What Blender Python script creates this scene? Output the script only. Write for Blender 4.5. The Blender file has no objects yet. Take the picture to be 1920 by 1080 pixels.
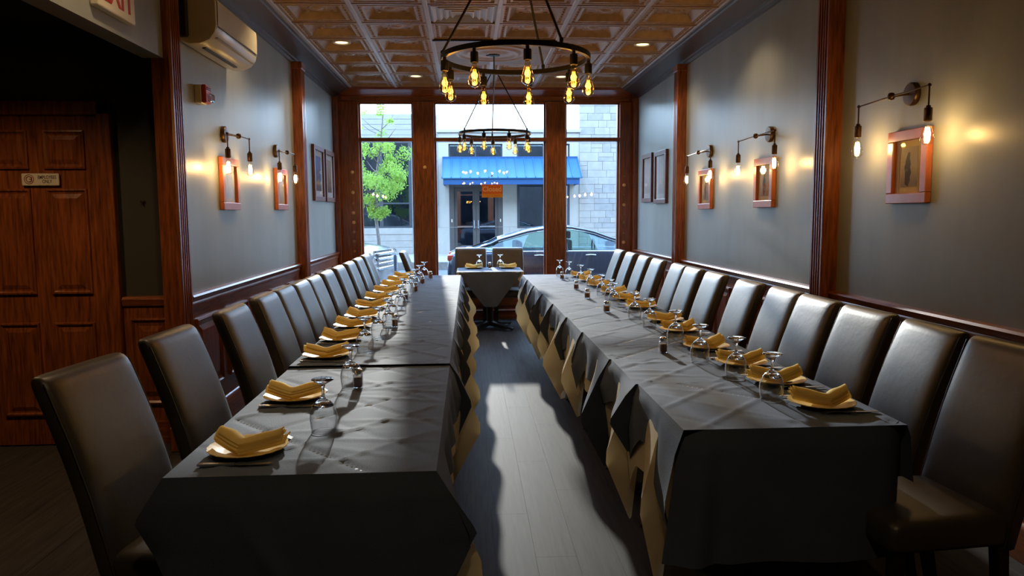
import bpy, bmesh, math, random
from mathutils import Vector, Matrix
random.seed(11)
C = bpy.context.scene.collection
SC = bpy.context.scene
PI = math.pi

# ------------------------------------------------------------------ camera, sky, sun, exposure
def cam_rows(yaw, pitch, roll):
    cy, sy = math.cos(yaw), math.sin(yaw); cp, sp = math.cos(pitch), math.sin(pitch)
    f = Vector((sy*cp, cy*cp, -sp)); r = Vector((cy, -sy, 0)); d = f.cross(r)
    cr, sr = math.cos(roll), math.sin(roll)
    return cr*r + sr*d, -sr*r + cr*d, f
_r, _d, _f = cam_rows(0.05696273, 0.09979233, 0.00644554)
cd = bpy.data.cameras.new('camera'); cam = bpy.data.objects.new('camera', cd); C.objects.link(cam)
cd.sensor_width = 36.0; cd.lens = 1400.0/1920*36; cd.clip_start = 0.05; cd.clip_end = 300
cam.matrix_world = Matrix(((_r.x, -_d.x, -_f.x, 0), (_r.y, -_d.y, -_f.y, 0), (_r.z, -_d.z, -_f.z, 1.47), (0, 0, 0, 1)))
SC.camera = cam

world = bpy.data.worlds.new('sky'); SC.world = world; world.use_nodes = True
wn = world.node_tree.nodes; wl = world.node_tree.links
bg = wn['Background']
tc = wn.new('ShaderNodeTexCoord'); sx = wn.new('ShaderNodeSeparateXYZ'); wr = wn.new('ShaderNodeValToRGB')
wl.new(tc.outputs['Generated'], sx.inputs[0]); wl.new(sx.outputs['Z'], wr.inputs[0]); wl.new(wr.outputs[0], bg.inputs['Color'])
wr.color_ramp.elements[0].position = 0.0; wr.color_ramp.elements[0].color = (0.58, 0.78, 1.0, 1)
wr.color_ramp.elements[1].position = 1.0; wr.color_ramp.elements[1].color = (0.28, 0.52, 1.0, 1)
bg.inputs['Strength'].default_value = 11.0

sd = bpy.data.lights.new('sun', 'SUN'); so = bpy.data.objects.new('sun', sd); C.objects.link(so)
sd.energy = 3.9; sd.angle = math.radians(1.2); sd.color = (1.0, 0.96, 0.90)
so.rotation_euler = Vector((0.06, -1.0, -0.266)).to_track_quat('-Z', 'Y').to_euler()
so.location = (0, 30, 12)

SC.view_settings.view_transform = 'Standard'; SC.view_settings.look = 'None'
SC.view_settings.gamma = 1.0; SC.view_settings.use_curve_mapping = False
SC.view_settings.exposure = 0.3
SC.cycles.max_bounces = 10; SC.cycles.transparent_max_bounces = 24
SC.cycles.diffuse_bounces = 5; SC.cycles.glossy_bounces = 4; SC.cycles.transmission_bounces = 8
SC.cycles.sample_clamp_indirect = 4.0
SC.cycles.caustics_reflective = False; SC.cycles.caustics_refractive = False

# ------------------------------------------------------------------ materials
MATS = {}
def nodemat(name):
    m = bpy.data.materials.new(name); m.use_nodes = True
    nt = m.node_tree; b = nt.nodes['Principled BSDF']
    MATS[name] = m
    return m, nt, b
def mapping(nt, scale, coord='Object'):
    if coord == 'World':
        t = nt.nodes.new('ShaderNodeNewGeometry'); out = t.outputs['Position']
    else:
        t = nt.nodes.new('ShaderNodeTexCoord'); out = t.outputs[coord]
    mp = nt.nodes.new('ShaderNodeMapping'); mp.inputs['Scale'].default_value = scale
    nt.links.new(out, mp.inputs[0]); return mp.outputs[0]
def ramp(nt, fac, stops):
    r = nt.nodes.new('ShaderNodeValToRGB'); nt.links.new(fac, r.inputs[0])
    e = r.color_ramp.elements
    while len(e) < len(stops): e.new(0.5)
    for i, (p, c) in enumerate(stops): e[i].position = p; e[i].color = (*c, 1)
    return r.outputs[0]
def noise(nt, vec, scale, detail=4, rough=0.55):
    n = nt.nodes.new('ShaderNodeTexNoise'); n.inputs['Scale'].default_value = scale
    n.inputs['Detail'].default_value = detail; n.inputs['Roughness'].default_value = rough
    nt.links.new(vec, n.inputs['Vector']); return n.outputs['Fac']
def bump(nt, b, h, strength, dist=0.01):
    n = nt.nodes.new('ShaderNodeBump'); n.inputs['Strength'].default_value = strength; n.inputs['Distance'].default_value = dist
    nt.links.new(h, n.inputs['Height']); nt.links.new(n.outputs[0], b.inputs['Normal'])
def plain(name, col, rough=0.5, metal=0.0, spec=0.5, var=0.12, nscale=8, bmp=0.0, bscale=60, coat=0.0, coord='Object', stretch=(1, 1, 1)):
    m, nt, b = nodemat(name)
    v = mapping(nt, stretch, coord)
    lo = tuple(c*(1-var) for c in col); hi = tuple(min(1, c*(1+var)) for c in col)
    nt.links.new(ramp(nt, noise(nt, v, nscale), [(0.3, lo), (0.7, hi)]), b.inputs['Base Color'])
    b.inputs['Roughness'].default_value = rough; b.inputs['Metallic'].default_value = metal
    b.inputs['Specular IOR Level'].default_value = spec
    if coat: b.inputs['Coat Weight'].default_value = coat; b.inputs['Coat Roughness'].default_value = 0.15
    if bmp: bump(nt, b, noise(nt, v, bscale, 3), bmp, 0.003)
    return m
def wood(name, dark, light, stretch, rough=0.3, coat=0.25, scale=9, rnd=0.0):
    m, nt, b = nodemat(name)
    v = mapping(nt, stretch, 'World')
    n1 = noise(nt, v, scale, 6, 0.6)
    col = ramp(nt, n1, [(0.3, dark), (0.5, tuple((a+c)/2 for a, c in zip(dark, light))), (0.72, light)])
    if rnd:
        oi = nt.nodes.new('ShaderNodeObjectInfo'); mr = nt.nodes.new('ShaderNodeMapRange')
        mr.inputs['To Min'].default_value = 1-rnd; mr.inputs['To Max'].default_value = 1+rnd
        nt.links.new(oi.outputs['Random'], mr.inputs[0])
        mx = nt.nodes.new('ShaderNodeVectorMath'); mx.operation = 'SCALE'
        nt.links.new(col, mx.inputs[0]); nt.links.new(mr.outputs[0], mx.inputs['Scale']); col = mx.outputs[0]
    nt.links.new(col, b.inputs['Base Color'])
    b.inputs['Roughness'].default_value = rough
    b.inputs['Coat Weight'].default_value = coat; b.inputs['Coat Roughness'].default_value = 0.2
    bump(nt, b, n1, 0.12, 0.004)
    return m
def glassy(name, tint=(1, 1, 1), rough=0.0, ior=1.5, gain=1.0, power=4.0):
    m = bpy.data.materials.new(name); m.use_nodes = True; nt = m.node_tree; nt.nodes.clear()
    o = nt.nodes.new('ShaderNodeOutputMaterial'); t = nt.nodes.new('ShaderNodeBsdfTransparent'); g = nt.nodes.new('ShaderNodeBsdfGlossy')
    fr = nt.nodes.new('ShaderNodeLayerWeight'); fr.inputs['Blend'].default_value = 0.5; mx = nt.nodes.new('ShaderNodeMixShader')
    pw = nt.nodes.new('ShaderNodeMath'); pw.operation = 'POWER'; pw.inputs[1].default_value = power; nt.links.new(fr.outputs['Facing'], pw.inputs[0])
    mu = nt.nodes.new('ShaderNodeMath'); mu.operation = 'MULTIPLY_ADD'; mu.inputs[1].default_value = .85*gain; mu.inputs[2].default_value = .04*gain; mu.use_clamp = True
    t.inputs[0].default_value = (*tint, 1); g.inputs['Roughness'].default_value = rough
    nt.links.new(pw.outputs[0], mu.inputs[0]); nt.links.new(mu.outputs[0], mx.inputs[0])
    nt.links.new(t.outputs[0], mx.inputs[1]); nt.links.new(g.outputs[0], mx.inputs[2]); nt.links.new(mx.outputs[0], o.inputs[0])
    MATS[name] = m; return m
def emit(name, col, s):
    m = bpy.data.materials.new(name); m.use_nodes = True; nt = m.node_tree; nt.nodes.clear()
    o = nt.nodes.new('ShaderNodeOutputMaterial'); e = nt.nodes.new('ShaderNodeEmission')
    e.inputs[0].default_value = (*col, 1); e.inputs[1].default_value = s; nt.links.new(e.outputs[0], o.inputs[0])
    MATS[name] = m; return m

M = MATS
wood('mahogany_vertical', (0.085, 0.021, 0.006), (0.36, 0.10, 0.024), (7, 7, 0.6))
wood('mahogany_along', (0.085, 0.021, 0.006), (0.34, 0.095, 0.023), (7, 0.6, 7))
wood('mahogany_across', (0.09, 0.022, 0.006), (0.36, 0.10, 0.024), (0.6, 7, 7))
wood('floor_plank', (0.030, 0.027, 0.025), (0.060, 0.054, 0.050), (9, 0.5, 9), rough=0.62, coat=0.0, scale=5, rnd=0.06); MATS['floor_plank'].node_tree.nodes['Principled BSDF'].inputs['Specular IOR Level'].default_value = 0.06
plain('wall_paint', (0.30, 0.325, 0.31), rough=0.36, spec=0.45, var=0.10, nscale=3, bmp=0.10, bscale=35, coord='World', stretch=(1, 1, 0.25))
plain('wall_paint_shaded', (0.060, 0.056, 0.046), rough=0.5, spec=0.3, var=0.10, nscale=3, coord='World')  # same wall paint, with the alcove's shade put into the colour
plain('dark_shell', (0.05, 0.045, 0.04), rough=0.8, spec=0.2, coord='World')
plain('cornice_paint', (0.075, 0.062, 0.058), rough=0.35, spec=0.5, var=0.06, coord='World')
plain('tin', (0.36, 0.215, 0.095), rough=0.42, metal=0.25, var=0.15, nscale=14)
plain('tin_light', (0.46, 0.40, 0.36), rough=0.4, metal=0.2, var=0.06)
plain('panel_grey', (0.34, 0.33, 0.32), rough=0.6, var=0.05)
plain('leather', (0.056, 0.047, 0.039), rough=0.42, spec=0.75, var=0.25, nscale=6, bmp=0.22, bscale=38, coat=0.12); MATS['leather'].node_tree.nodes['Principled BSDF'].inputs['Coat Roughness'].default_value = 0.42
plain('black_wood', (0.012, 0.009, 0.007), rough=0.4)
plain('black_metal', (0.012, 0.011, 0.010), rough=0.45, metal=0.3)
plain('bronze', (0.10, 0.055, 0.028), rough=0.38, metal=0.8, var=0.2, nscale=20)
plain('brass', (0.55, 0.36, 0.13), rough=0.3, metal=0.9)
plain('rosette_gilt', (0.80, 0.52, 0.24), rough=0.4)
plain('rosette_brown', (0.40, 0.20, 0.09), rough=0.5)  # darker brown tone for the smaller rosettes
plain('charcoal_cloth', (0.088, 0.116, 0.176), rough=0.75, spec=0.16, var=0.10, nscale=5, bmp=0.25, bscale=220)
plain('cream_cloth', (0.92, 0.82, 0.60), rough=0.8, spec=0.2, var=0.06, nscale=5)
plain('napkin_cloth', (0.98, 0.82, 0.34), rough=0.85, spec=0.15, var=0.06, nscale=12)
plain('plate_glaze', (0.80, 0.60, 0.20), rough=0.45, spec=0.3, var=0.04)
plain('steel', (0.62, 0.58, 0.52), rough=0.22, metal=1.0, var=0.05)
plain('pepper', (0.28, 0.13, 0.05), rough=0.9, var=0.5, nscale=240)
plain('white_plastic', (0.62, 0.58, 0.44), rough=0.28, spec=0.5, var=0.03)
plain('sign_white', (0.70, 0.64, 0.52), rough=0.5, var=0.03)
plain('grey_plastic', (0.30, 0.29, 0.27), rough=0.4, var=0.05)
plain('black_plastic', (0.01, 0.01, 0.01), rough=0.5)
plain('red_plastic', (0.45, 0.035, 0.012), rough=0.4, var=0.05)
plain('print_ink', (0.035, 0.018, 0.012), rough=0.6)
plain('sign_ink', (0.24, 0.055, 0.02), rough=0.6)
plain('frame_wood', (0.42, 0.12, 0.05), rough=0.32, var=0.15, nscale=10, coat=0.2)
plain('frame_dark', (0.16, 0.06, 0.05), rough=0.35, var=0.15, nscale=10, coat=0.2)
plain('mat_board', (0.80, 0.62, 0.32), rough=0.8, var=0.03)
plain('mat_pale', (0.80, 0.79, 0.77), rough=0.8, var=0.03)
plain('orange_print', (0.70, 0.17, 0.015), rough=0.5, var=0.02)
plain('orange_pale', (0.88, 0.33, 0.03), rough=0.5, var=0.02)
plain('orange_letters', (0.95, 0.58, 0.28), rough=0.5, var=0.02)
plain('stone_white', (0.3118, 0.2770, 0.2357), rough=0.8, var=0.10, nscale=4, bmp=0.3, bscale=14)
plain('stone_cool', (0.2644, 0.2408, 0.2151), rough=0.85, var=0.12, nscale=5, bmp=0.4, bscale=14)
plain('render_white', (0.3684, 0.3298, 0.2799), rough=0.8, var=0.04)
plain('street_brick', (0.09, 0.10, 0.11), rough=0.85, var=0.2, nscale=5)
plain('siding', (0.2833, 0.2639, 0.2504), rough=0.7, var=0.04)
plain('awning_blue', (0.0208, 0.0920, 0.1800), rough=0.42, metal=0.15, var=0.06)
plain('awning_dark', (0.0176, 0.0680, 0.1760), rough=0.42, metal=0.15, var=0.06)
plain('door_taupe', (0.0699, 0.0576, 0.0516), rough=0.45, var=0.05)
plain('frame_charcoal', (0.045, 0.048, 0.055), rough=0.4)
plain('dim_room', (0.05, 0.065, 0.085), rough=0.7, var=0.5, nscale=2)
plain('asphalt', (0.0966, 0.0966, 0.0966), rough=0.9, var=0.2, nscale=30)
plain('paving', (0.2644, 0.2308, 0.1988), rough=0.85, var=0.12, nscale=6)
plain('kerb_stone', (0.2078, 0.1814, 0.1547), rough=0.85, var=0.2, nscale=9)
plain('car_navy', (0.0086, 0.0115, 0.0274), rough=0.22, metal=0.3, var=0.05, coat=1.0)
plain('car_white', (0.1982, 0.1813, 0.1656), rough=0.25, var=0.02, coat=1.0)
plain('chrome', (0.75, 0.76, 0.78), rough=0.12, metal=1.0, var=0.02)
plain('tyre', (0.02, 0.02, 0.02), rough=0.8)
plain('seat_dark', (0.03, 0.025, 0.025), rough=0.6)
plain('bark', (0.15, 0.12, 0.10), rough=0.9, var=0.3, nscale=20, bmp=0.5, bscale=30)
plain('post_paint', (0.10, 0.14, 0.20), rough=0.5)
def translucent(name, f, col):
    m = MATS[name]; nt = m.node_tree; b = nt.nodes['Principled BSDF']
    tr = nt.nodes.new('ShaderNodeBsdfTranslucent'); tr.inputs[0].default_value = (*col, 1)
    mx = nt.nodes.new('ShaderNodeMixShader'); mx.inputs[0].default_value = f
    nt.links.new(b.outputs[0], mx.inputs[1]); nt.links.new(tr.outputs[0], mx.inputs[2]); nt.links.new(mx.outputs[0], nt.nodes['Material Output'].inputs[0])
translucent('cream_cloth', .45, (.92, .80, .55)); translucent('napkin_cloth', .4, (.98, .80, .30))
translucent('orange_print', .16, (.7, .17, .02)); translucent('orange_pale', .16, (.9, .36, .04)); translucent('orange_letters', .2, (.95, .6, .25))
def leafmat():
    m, nt, b = nodemat('leaf')
    v = mapping(nt, (1, 1, 1), 'World')
    nt.links.new(ramp(nt, noise(nt, v, 2.3, 2), [(0.35, (0.13, 0.26, 0.04)), (0.65, (0.32, 0.46, 0.06))]), b.inputs['Base Color'])
    b.inputs['Roughness'].default_value = 0.6
    tr = nt.nodes.new('ShaderNodeBsdfTranslucent'); tr.inputs[0].default_value = (0.36, 0.50, 0.08, 1)
    mx = nt.nodes.new('ShaderNodeMixShader'); mx.inputs[0].default_value = 0.45
    nt.links.new(b.outputs[0], mx.inputs[1]); nt.links.new(tr.outputs[0], mx.inputs[2]); nt.links.new(mx.outputs[0], nt.nodes['Material Output'].inputs[0])
leafmat()
def printmat(name, stops, figure=None):
    m, nt, b = nodemat(name)
    t = nt.nodes.new('ShaderNodeTexCoord'); s = nt.nodes.new('ShaderNodeSeparateXYZ'); nt.links.new(t.outputs['Generated'], s.inputs[0])
    n = noise(nt, t.outputs['Generated'], 5, 5)
    ad = nt.nodes.new('ShaderNodeMath'); ad.operation = 'MULTIPLY_ADD'; ad.inputs[1].default_value = 0.22; nt.links.new(n, ad.inputs[0])
    nt.links.new(s.outputs['Z'], ad.inputs[2])
    sb = nt.nodes.new('ShaderNodeMath'); sb.operation = 'SUBTRACT'; sb.inputs[1].default_value = 0.11; nt.links.new(ad.outputs[0], sb.inputs[0])
    col = ramp(nt, sb.outputs[0], stops)
    if figure:
        mp = nt.nodes.new('ShaderNodeMapping'); mp.inputs['Location'].default_value = (-0.5, -0.42, -0.42); nt.links.new(t.outputs['Generated'], mp.inputs[0])
        mp2 = nt.nodes.new('ShaderNodeMapping'); mp2.inputs['Scale'].default_value = (0.0, 5.2, 2.5); nt.links.new(mp.outputs[0], mp2.inputs[0])
        ln0 = nt.nodes.new('ShaderNodeVectorMath'); ln0.operation = 'LENGTH'; nt.links.new(mp2.outputs[0], ln0.inputs[0])
        hd = nt.nodes.new('ShaderNodeMapping'); hd.inputs['Location'].default_value = (-0.5, -0.46, -0.80); nt.links.new(t.outputs['Generated'], hd.inputs[0])
        hd2 = nt.nodes.new('ShaderNodeMapping'); hd2.inputs['Scale'].default_value = (0.0, 11.0, 12.0); nt.links.new(hd.outputs[0], hd2.inputs[0])
        ln1 = nt.nodes.new('ShaderNodeVectorMath'); ln1.operation = 'LENGTH'; nt.links.new(hd2.outputs[0], ln1.inputs[0])
        mnn = nt.nodes.new('ShaderNodeMath'); mnn.operation = 'MINIMUM'; nt.links.new(ln0.outputs['Value'], mnn.inputs[0]); nt.links.new(ln1.outputs['Value'], mnn.inputs[1])
        wob = nt.nodes.new('ShaderNodeMath'); wob.operation = 'MULTIPLY_ADD'; wob.inputs[1].default_value = 1.1; wob.inputs[2].default_value = -.55; nt.links.new(n, wob.inputs[0])
        ln = nt.nodes.new('ShaderNodeMath'); ln.operation = 'ADD'; nt.links.new(mnn.outputs[0], ln.inputs[0]); nt.links.new(wob.outputs[0], ln.inputs[1])
        gt = nt.nodes.new('ShaderNodeMath'); gt.operation = 'LESS_THAN'; gt.inputs[1].default_value = 0.95; nt.links.new(ln.outputs['Value'], gt.inputs[0])
        mx = nt.nodes.new('ShaderNodeMix'); mx.data_type = 'RGBA'; nt.links.new(gt.outputs[0], mx.inputs[0]); nt.links.new(col, mx.inputs[6]); mx.inputs[7].default_value = (*figure, 1)
        col = mx.outputs[2]
    nt.links.new(col, b.inputs['Base Color']); b.inputs['Roughness'].default_value = 0.6
printmat('print_sepia', [(0.1, (0.34, 0.25, 0.13)), (0.5, (0.52, 0.42, 0.26)), (0.9, (0.40, 0.30, 0.17))], (0.045, 0.028, 0.018))
printmat('print_seascape', [(0.12, (0.05, 0.04, 0.035)), (0.24, (0.55, 0.38, 0.16)), (0.34, (0.05, 0.12, 0.24)), (0.9, (0.10, 0.26, 0.60))])
printmat('print_street', [(0.1, (0.10, 0.06, 0.03)), (0.45, (0.36, 0.24, 0.12)), (0.9, (0.50, 0.40, 0.28))])
printmat('print_pale', [(0.1, (0.62, 0.62, 0.60)), (0.5, (0.82, 0.82, 0.80)), (0.9, (0.78, 0.80, 0.82))])
glassy('window_glass', (0.96, 0.98, 0.98), gain=0.8)
glassy('picture_glass', (0.97, 0.97, 0.97), gain=0.8)
glassy('wine_glass', (0.92, 0.93, 0.94), gain=1.7, power=2.6)
glassy('car_glass', (0.62, 0.80, 0.78), gain=1.2)
glassy('facade_glass', (0.40, 0.47, 0.55), gain=2.2)
glassy('amber_glass', (0.98, 0.82, 0.56), gain=2.2)
glassy('clear_bulb', (1.0, 0.96, 0.90), gain=1.2)
glassy('strobe_lens', (0.9, 0.9, 0.9), gain=2.5)
m, nt, b = nodemat('solid_glass'); b.inputs['Transmission Weight'].default_value = 1.0; b.inputs['Roughness'].default_value = 0.02; b.inputs['IOR'].default_value = 1.45
b.inputs['Base Color'].default_value = (0.97, 0.97, 0.97, 1)
emit('filament_hot', (1.0, 0.62, 0.24), 60.0)
emit('filament_amber', (1.0, 0.56, 0.08), 3.0)
emit('lens_warm', (1.0, 0.72, 0.36), 3.0)

# ------------------------------------------------------------------ mesh helpers
class MB:
    def __init__(s): s.v = []; s.f = []
    def add(s, vs, fs):
        o = len(s.v); s.v += [tuple(p) for p in vs]; s.f += [tuple(i+o for i in q) for q in fs]; return s
    def box(s, x0, x1, y0, y1, z0, z1):
        return s.add([(x0, y0, z0), (x1, y0, z0), (x1, y1, z0), (x0, y1, z0), (x0, y0, z1), (x1, y0, z1), (x1, y1, z1), (x0, y1, z1)],
                     [(0, 3, 2, 1), (4, 5, 6, 7), (0, 1, 5, 4), (1, 2, 6, 5), (2, 3, 7, 6), (3, 0, 4, 7)])
    def rbox(s, x0, x1, y0, y1, z0, z1, r=0.01, seg=2):
        bm = bmesh.new(); bmesh.ops.create_cube(bm, size=1)
        for v in bm.verts: v.co = Vector(((x0+x1)/2+v.co.x*(x1-x0), (y0+y1)/2+v.co.y*(y1-y0), (z0+z1)/2+v.co.z*(z1-z0)))
        bmesh.ops.bevel(bm, geom=bm.edges[:], offset=r, segments=seg, affect='EDGES', profile=0.5)
        bm.verts.index_update()
        s.add([v.co[:] for v in bm.verts], [[v.index for v in f.verts] for f in bm.faces]); bm.free(); return s
    def ring_loft(s, rings, cap=True, closed=True):
        n = len(rings[0]); o = len(s.v)
        for r in rings: s.v += [tuple(p) for p in r]
        for i in range(len(rings)-1):
            for j in range(n if closed else n-1):
                k = (j+1) % n
                s.f.append((o+i*n+j, o+i*n+k, o+(i+1)*n+k, o+(i+1)*n+j))
        if cap:
            s.f.append(tuple(o+j for j in reversed(range(n)))); s.f.append(tuple(o+(len(rings)-1)*n+j for j in range(n)))
        return s
    def lathe(s, prof, c=(0, 0, 0), n=20, axis='z', cap=False):
        rings = []
        for r, h in prof:
            ring = []
            for k in range(n):
                a = 2*PI*k/n; p, q = r*math.cos(a), r*math.sin(a)
                if axis == 'z': ring.append((c[0]+p, c[1]+q, c[2]+h))
                elif axis == 'x': ring.append((c[0]+h, c[1]+p, c[2]+q))
                else: ring.append((c[0]+q, c[1]+h, c[2]+p))
            rings.append(ring)
        return s.ring_loft(rings, cap)
    def tube(s, pts, r, n=8, cap=True):
        pts = [Vector(p) for p in pts]; rings = []
        rs = r if isinstance(r, (list, tuple)) else [r]*len(pts)
        up = None
        for i, p in enumerate(pts):
            d = (pts[min(i+1, len(pts)-1)] - pts[max(i-1, 0)]).normalized()
            if up is None:
                up = Vector((0, 0, 1)) if abs(d.z) < 0.9 else Vector((1, 0, 0))
            a = d.cross(up).normalized(); bb = a.cross(d).normalized(); up = bb
            rings.append([p + (a*math.cos(2*PI*k/n) + bb*math.sin(2*PI*k/n))*rs[i] for k in range(n)])
        return s.ring_loft(rings, cap)
    def bar(s, p, q, w, h):
        p, q = Vector(p), Vector(q); d = (q-p).normalized()
        up = Vector((0, 0, 1)) if abs(d.z) < 0.95 else Vector((0, 1, 0))
        a = d.cross(up).normalized()*w/2; b2 = a.cross(d).normalized()*h/2
        return s.ring_loft([[p-a-b2, p+a-b2, p+a+b2, p-a+b2], [q-a-b2, q+a-b2, q+a+b2, q-a+b2]])
    def grid(s, fn, nu, nv):
        o = len(s.v)
        for i in range(nu+1):
            for j in range(nv+1): s.v.append(tuple(fn(i/nu, j/nv)))
        for i in range(nu):
            for j in range(nv):
                k = o+i*(nv+1)+j; s.f.append((k, k+nv+1, k+nv+2, k+1))
        return s
    def prism(s, poly, axis, a, b2):
        def P(p, h):
            if axis == 'y': return (p[0], h, p[1])
            if axis == 'x': return (h, p[0], p[1])
            return (p[0], p[1], h)
        return s.ring_loft([[P(p, a) for p in poly], [P(p, b2) for p in poly]])
    def torus(s, c, R, r, n=32, m=8, axis='z', hscale=1.0):
        o = len(s.v)
        for i in range(n):
            a = 2*PI*i/n
            for j in range(m):
                bq = 2*PI*j/m; rr = R + r*math.cos(bq); h = r*math.sin(bq)*hscale
                if axis == 'z': s.v.append((c[0]+rr*math.cos(a), c[1]+rr*math.sin(a), c[2]+h))
                elif axis == 'y': s.v.append((c[0]+rr*math.cos(a), c[1]+h, c[2]+rr*math.sin(a)))
                else: s.v.append((c[0]+h, c[1]+rr*math.cos(a), c[2]+rr*math.sin(a)))
        for i in range(n):
            for j in range(m):
                s.f.append((o+i*m+j, o+((i+1) % n)*m+j, o+((i+1) % n)*m+(j+1) % m, o+i*m+(j+1) % m))
        return s
    def mesh(s, name, smooth=None):
        me = bpy.data.meshes.new(name); me.from_pydata(s.v, [], s.f); me.validate()
        bm = bmesh.new(); bm.from_mesh(me); bmesh.ops.recalc_face_normals(bm, faces=bm.faces[:]); bm.to_mesh(me); bm.free()
        if smooth:
            me.polygons.foreach_set('use_smooth', [True]*len(me.polygons))
            me.set_sharp_from_angle(angle=math.radians(smooth))
        return me
    def build(s, name, mat, parent=None, smooth=None, kind=None, loc=None):
        me = s.mesh(name, smooth); me.materials.append(M[mat])
        return put(name, me, parent, kind, loc)
def put(name, me, parent=None, kind=None, loc=None, rot=None):
    o = bpy.data.objects.new(name, me); C.objects.link(o)
    if parent is not None: o.parent = parent
    if kind: o['kind'] = kind
    if loc is not None: o.location = loc
    if rot is not None: o.rotation_euler = rot
    return o
def thing(name, label, cat, loc=(0, 0, 0), rotz=0.0, group=None):
    o = bpy.data.objects.new(name, None); C.objects.link(o); o.empty_display_size = 0.05
    o.location = loc; o.rotation_euler = (0, 0, rotz); o['label'] = label; o['category'] = cat
    if group: o['group'] = group
    return o
def tag(o, label, cat, group=None):
    o['label'] = label; o['category'] = cat
    if group: o['group'] = group
    return o
def dup(root, loc, rotz, label, group=None):
    def cp(o, par):
        c = o.copy(); C.objects.link(c)
        if par is not None: c.parent = par
        for ch in o.children: cp(ch, c)
        return c
    r = cp(root, None); r.location = loc; r.rotation_euler = (0, 0, rotz); r['label'] = label
    if group: r['group'] = group
    return r
def text(name, body, size, mat, parent, loc, rot, extrude=0.001, sx=1.0, bold=0.012):
    cu = bpy.data.curves.new(name, 'FONT'); cu.body = body; cu.size = size; cu.extrude = extrude
    cu.align_x = 'CENTER'; cu.align_y = 'CENTER'; cu.resolution_u = 3; cu.offset = size*bold
    tmp = bpy.data.objects.new('tmp', cu); C.objects.link(tmp)
    me = bpy.data.meshes.new_from_object(tmp.evaluated_get(bpy.context.evaluated_depsgraph_get()))
    bpy.data.objects.remove(tmp); me.name = name; me.materials.clear(); me.materials.append(M[mat])
    o = put(name, me, parent, None, loc, rot); o.scale = (sx, 1, 1); return o
ORD = ['first', 'second', 'third', 'fourth', 'fifth', 'sixth', 'seventh', 'eighth', 'ninth', 'tenth', 'eleventh', 'twelfth', 'thirteenth']

# ------------------------------------------------------------------ room shell
XL, XR, YB, YF, ZC = -1.80, 2.33, -2.5, 10.40, 3.15
floor = MB().box(-4.2, XR+.15, YB-.1, 10.6, -.12, -.006).build('floor', 'dark_shell', kind='structure')
pl_me = MB().rbox(-.08815, .08815, -.6223, .6223, -.02, 0, .0004, 1).mesh('plank'); pl_me.materials.append(M['floor_plank'])
for i in range(24):
    x = -1.76 + i*.1765 + .0
    off = (i*0.47) % 1.245
    y = YB + .62 - off
    while y < YF + .5:
        put('plank', pl_me, floor, None, (x, y, 0)); y += 1.245
MB().box(-4.1, -1.85, YB, 4.87, -.005, 0.0).build('alcove_floor', 'floor_plank', floor)

# walls
wl_ = MB().box(XL-.12, XL, 4.83, 10.55, 0, 3.3).box(XL-.12, XL, YB, 4.66, 2.40, 3.3).build('wall_left', 'wall_paint', kind='structure')
wr_ = MB().box(XR, XR+.12, YB, 10.55, 0, 3.3).build('wall_right', 'wall_paint', kind='structure')
MB().box(-4.2, XR+.12, YB-.12, YB, 0, 3.3).build('wall_back', 'dark_shell', kind='structure')
MB().box(-4.2, -4.08, YB, 4.99, 0, 2.7).build('wall_alcove_side', 'dark_shell', kind='structure')
wa_ = MB().box(-4.2, -1.86, 4.87, 4.99, 0, 2.7).build('wall_alcove', 'wall_paint_shaded', kind='structure')
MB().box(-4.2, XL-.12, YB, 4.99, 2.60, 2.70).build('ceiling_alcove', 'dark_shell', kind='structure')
# window wall: header, sill wall, side posts
wf_ = MB().box(XL-.12, XR+.12, YF, YF+.16, 2.985, 3.3).box(XL-.12, XR+.12, YF, YF+.16, 0, .50).build('wall_front', 'mahogany_across', kind='structure')

# ceiling with pressed-tin tiles
ceil = MB().box(-4.2, XR+.15, YB-.1, 10.56, 3.26, 3.40).build('ceiling', 'dark_shell', kind='structure')
TX0, TW, TY0, TD = -1.55, .608, 7.45, .604
def tile_mesh():
    mb = MB(); w = TW/2-.012
    steps = [(w, 0), (w-.035, 0), (w-.040, .008), (w-.060, .010), (w-.066, .002), (w-.085, .002), (w-.092, .012), (w-.135, .050), (w-.142, .056), (w-.150, .050), (w-.162, .050)]
    mb.ring_loft([[(-h, -h, z), (h, -h, z), (h, h, z), (-h, h, z)] for h, z in steps], cap=False)
    h = steps[-1][0]; z = steps[-1][1]
    mb.add([(-h, -h, z), (h, -h, z), (h, h, z), (-h, h, z)], [(0, 1, 2, 3)])
    mb.lathe([(.085, z), (.075, z-.010), (.055, z-.006), (.040, z-.014), (.018, z-.020), (.001, z-.022)], n=10)
    for sx_ in (-1, 1):
        for sy_ in (-1, 1): mb.lathe([(.022, z), (.014, z-.010), (.001, z-.013)], (sx_*.105, sy_*.105, 0), 6)
    for k in range(7):                                   # leaf-and-dart beads on the border
        q = -.225 + k*.075
        for sx_ in (-1, 1):
            mb.lathe([(.012, .010), (.007, .001), (.001, -.002)], (sx_*(w-.05), q, 0), 5).lathe([(.012, .010), (.007, .001), (.001, -.002)], (q, sx_*(w-.05), 0), 5)
    return mb
tm = tile_mesh().mesh('ceiling_tile', 40); tm.materials.append(M['tin'])
LIGHTS = [(0, 7.75), (1, 9.57), (5, 7.75), (4, 9.57), (5, 5.94), (0, 5.94), (0, 3.5), (2, 0.5)]
VENTS = [(2, 6.54), (2, 9.57)]
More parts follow.
